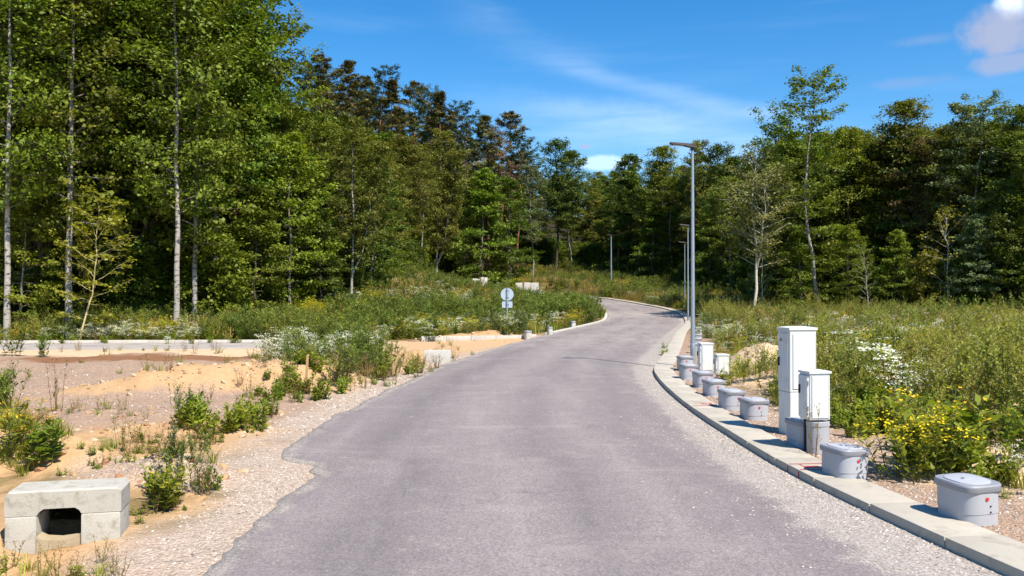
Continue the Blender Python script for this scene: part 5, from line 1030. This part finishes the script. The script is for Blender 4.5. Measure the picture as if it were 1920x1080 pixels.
# loose stones
stone_meshes = []
for k in range(4):
    bm = bmesh.new(); bmesh.ops.create_icosphere(bm, subdivisions=1, radius=1); rs = np.random.default_rng(k + 50)
    for v in bm.verts: v.co = v.co * rs.uniform(.72, 1.1); v.co.z *= .62; v.co.y *= .8
    t = NT(f'stone_{k}', .9, .2); oi = t.n.new('ShaderNodeObjectInfo').outputs['Random']
    t.color(t.ramp(oi, [(0, (.15, .13, .12)), (.3, (.34, .295, .255)), (.65, (.47, .41, .35)), (.9, (.58, .52, .46)), (1, (.70, .66, .60))])); me = bm_mesh('stone', bm); me.materials.append(t.m); stone_meshes.append(me)
SP = []
def stones(x0, x1, y0, y1, dens, cond, scl, seed):
    r = np.random.default_rng(seed); n = int((x1 - x0) * (y1 - y0) * dens); x = r.uniform(x0, x1, n); y = r.uniform(y0, y1, n); m = cond(x, y, r); x, y = x[m], y[m]
    SP.append(np.column_stack([x, y, H(x, y), r.uniform(0, 1, len(x)) ** 2.2 * (scl[1] - scl[0]) + scl[0]]))
def st_left(x, y, r):
    d = sdist(x, y, ROADPOLY); rt = seg_dist(x, y, KERB) < seg_dist(x, y, LEFT); return ~rt & (d > -.06) & (r.uniform(0, 1, len(x)) < (1 - sstep(d, .1, 1.15)) * (.35 + .65 * sstep(fbm(x, y, 1.2, 3, 81), .35, .6)))
stones(-4.8, 0, 4, 11, 900, st_left, (.005, .015), 401); stones(-5, 0, 11, 24, 240, st_left, (.009, .026), 402)
stones(-4.4, -2, 7.5, 9.8, 420, lambda x, y, r: np.exp(-(((x + 3.1) / 1.1) ** 2 + ((y - 8.6) / .7) ** 2)) > r.uniform(0, 1, len(x)), (.006, .018), 403)
stones(-16, -3, 12.5, 22, 45, lambda x, y, r: r.uniform(0, 1, len(x)) < .8, (.010, .026), 404)
def st_right(x, y, r):
    d = sdist(x, y, ROADPOLY); rt = seg_dist(x, y, KERB) < seg_dist(x, y, LEFT); return rt & (d > .42) & (d < 2.4) & (r.uniform(0, 1, len(x)) < (1 - sstep(d, 1.2, 2.4)))
stones(2.8, 7.5, 4, 14, 420, st_right, (.006, .020), 405); stones(2.8, 8, 14, 26, 120, st_right, (.009, .024), 406)
A = np.vstack(SP)
def on_road(y0, y1, dens, seed, scl):
    r = np.random.default_rng(seed); n = int((y1 - y0) * 2.2 * dens); y = r.uniform(y0, y1, n); q = r.exponential(.30, n) * np.interp(y, [4, 8, 14], [1.5, 1.0, .6]); x = np.interp(y, kb[:, 1], kb[:, 0]) - .02 - q
    f = q < 2; x, y = x[f], y[f]; xl = np.interp(y, lb[:, 1], lb[:, 0]); u = (x - xl) / (np.interp(y, kb[:, 1], kb[:, 0]) + .04 - xl); return np.column_stack([x, y, zroad(y) + .035 * (1 - (2 * u - 1) ** 2) + .004, r.uniform(0, 1, len(x)) ** 2.5 * (scl[1] - scl[0]) + scl[0]])
A = np.vstack([A, on_road(4.2, 12, 420, 411, (.004, .013)), on_road(12, 24, 130, 412, (.006, .014))])
n = len(A); print('stones', n)
scatter('loose_gravel', A[:, :3], RNG.uniform(0, 6.28, (n, 3)) * np.array([.08, .08, 1]), A[:, 3:4] * np.ones((1, 3)), RNG.integers(0, 4, n), [stone_meshes], 'loose gravel along the road edges and on the apron', 'gravel')

# clods of earth and sand on the heaps
CP_ = []
rc = np.random.default_rng(77)
for mx, my, rx, ry, a, h in MOUNDS:
    if h < .12: continue
    n = int(130 * rx * ry) + 30; u = rc.normal(0, .8, n) * rx; v = rc.normal(0, .8, n) * ry; CP_.append(np.column_stack([mx + u * math.cos(a) - v * math.sin(a), my + u * math.sin(a) + v * math.cos(a)]))
CP_.append(np.column_stack([rc.uniform(-12, -3, 500), rc.uniform(10.8, 13.4, 500)])); CP_ = np.vstack(CP_); CP_ = CP_[sdist(CP_[:, 0], CP_[:, 1], ROADPOLY) > .6]
clod_meshes = []
for k, cc in enumerate(((SAND * .9), (SAND2 * .85), (DIRT * 1.5))):
    me = stone_meshes[k].copy(); me.materials.clear(); me.materials.append(plain(f'clod_{k}', tuple(cc), .95, .1, .3, 14)); clod_meshes.append(me)
n = len(CP_); sc2 = rc.uniform(0, 1, n) ** 3 * .07 + .012
scatter('earth_clods', np.column_stack([CP_, H(CP_[:, 0], CP_[:, 1])]), rc.uniform(0, 6.28, (n, 3)) * np.array([.1, .1, 1]), np.column_stack([sc2, sc2, sc2 * .8]), rc.choice(3, n, p=(.45, .35, .2)), [clod_meshes], 'clods of sand and earth lying on the heaps', 'earth')

# ------------------------------------------------------------------ plants one can point to
def plant(name, kind, k, px, py, h, label, wide=1.0, mats=None, cat='plant', group=None, xy=None):
    ms, mt, *_ = KINDS[kind]; me = ms[k % len(ms)]; x, y = xy or WP(px, py); hz = max(v.co.z for v in me.vertices); s = h / hz
    r = empty(name, (x, y, h1(x, y)), random.uniform(0, 6.28), label, cat, group); r.scale = (s * wide, s * wide, s)
    src = {}
    for part, mi in (('stems', 0), ('leaves', 1), ('flowers', 2)):
        key = (me.name, part)
        if key not in PLANT_CACHE:
            pi = np.zeros(len(me.polygons), np.int32); me.polygons.foreach_get('material_index', pi); sel = np.nonzero(pi == mi)[0]
            if len(sel) == 0: PLANT_CACHE[key] = None; continue
            co_ = np.zeros(len(me.vertices) * 3, np.float32); me.vertices.foreach_get('co', co_); co_ = co_.reshape(-1, 3); rn = np.zeros(len(me.vertices), np.float32); me.attributes['rnd'].data.foreach_get('value', rn)
            vi = np.zeros(len(me.loops), np.int32); me.loops.foreach_get('vertex_index', vi); f = vi.reshape(-1, 4)[sel]; u, inv = np.unique(f, return_inverse=True)
            m2 = np_mesh(part, co_[u], inv.reshape(-1, 4), {'rnd': ('FLOAT', rn[u])}); m2.materials.append(mt[mi]); PLANT_CACHE[key] = m2
        if PLANT_CACHE[key] is None: continue
        o = obj(part, PLANT_CACHE[key], None, r); o['kind'] = 'stuff'
        if mats and mats.get(part): mset(o, mats[part])
    return r
PLANT_CACHE = {}
for a in [('flowering_weed', 'fewyellow', 0, 300, 955, .40, 'bushy weed with a few yellow flowers right of the concrete headwall', 1.15), ('tall_weed', 'greyweed', 0, 372, 925, .50, 'grey upright weed behind the yellow one, beside the gravel heap', .7), ('tall_weed', 'greyweed', 1, 335, 905, .46, 'grey green weed between the gravel heap and the yellow weed', .8),
          ('leafy_weed', 'leafweed', 1, (-3.28, 5.35), 0, .22, 'lush green weed in the bottom left corner', 1.2), ('leafy_weed', 'leafweed', 0, 95, 868, .45, 'large green leafy weed on the sand bank behind the headwall', 1.3), ('flowering_weed', 'yellow', 1, 35, 850, .55, 'yellow flowering weed at the left edge above the headwall', 1.2),
          ('tall_weed', 'mugwort', 0, (-4.29, 26), 0, 1.2, 'dark bushy weed at the right end of the sand mound', .95), ('tall_weed', 'mugwort', 1, (-5.06, 27), 0, 1.05, 'dark green weed just left of the dark bushy one on the mound', .9), ('tall_weed', 'mugwort', 0, (-4.6, 20.5), 0, .75, 'upright weed right behind the wooden stake', .8), ('tall_weed', 'dock', 0, 108, 775, .85, 'thin single weed standing on the gravel at left', .5),
          ('tall_weed', 'greyweed', 1, 350, 792, .62, 'thin upright weed in the middle of the brown dirt strip', .6), ('round_bush', 'mugwort', 1, 28, 668, .95, 'round dark bush at the left end of the side road', 1.2), ('round_bush', 'mugwort', 0, 78, 668, .85, 'round dark bush second from left on the side road', 1.2),
          ('flowering_weed', 'white', 0, 800, 640, .85, 'clump of white flowers left of the round sign, by the sand', 1.5), ('flowering_weed', 'white', 1, 948, 630, .85, 'white flower clump at the foot of the round sign', 1.3), ('flowering_weed', 'white', 0, 540, 655, .8, 'white flower clump at the right end of the side road', 1.6),
          ('flowering_weed', 'yellow', 0, 1745, 905, .85, 'big yellow flowering clump left of and behind the nearest chamber', 1.15), ('flowering_weed', 'fewyellow', 1, 1800, 890, .85, 'leafy clump with few yellow flowers straight behind the nearest chamber', 1.2), ('flowering_weed', 'yellow', 0, 1690, 900, .75, 'yellow flowering clump behind the second nearest chamber', 1.1),
          ('pale_shrub', 'lime', 0, 1868, 800, 1.75, 'tall pale leaved shrub at the right edge of the picture', 1.1), ('pale_shrub', 'lime', 1, 1800, 775, 1.45, 'pale leaved shrub left of the tall one at the right edge', 1.0), ('pale_shrub', 'lime', 0, 1905, 840, 1.25, 'pale shrub lowest at the right edge above the nearest chamber', 1.0), ('pale_shrub', 'lime', 1, 1730, 745, 1.3, 'pale leaved shrub third from the right edge', 1.0),
          ('flowering_weed', 'white', 1, 1665, 735, .85, 'white flowering clump right of the tall cabinet', 1.6), ('flowering_weed', 'white', 0, 1600, 690, .8, 'white flowering clump behind the tall cabinet', 1.7), ('flowering_weed', 'white', 0, 1700, 760, .7, 'white flowering clump in front of the pale shrubs', 1.1),
          ('leafy_weed', 'leafweed', 0, 1360, 722, .30, 'small green weed at the foot of the low white box', 1.3), ('thin_weed', 'dock', 1, 1524, 858, .60, 'thin dry stalk growing in front of the small cabinet', .35),
          ('leafy_weed', 'leafweed', 1, 770, 702, .35, 'low weed in front of the concrete block on the left', 1.0), ('leafy_weed', 'leafweed', 0, 712, 712, .42, 'green weed at the foot of the dark bushes', 1.1), ('leafy_weed', 'sprig', 0, 1246, 655, .32, 'small weed growing in the kerb gutter beyond the bend', 1.0), ('leafy_weed', 'sprig', 1, 1240, 668, .20, 'low flat weed in the gutter nearest the kerb bend', 1.6)]:
    nm, kd, k, px, py, h, lab, wd = a; plant(nm, kd, k, px, py, h, lab, wd, xy=px if isinstance(px, tuple) else None)
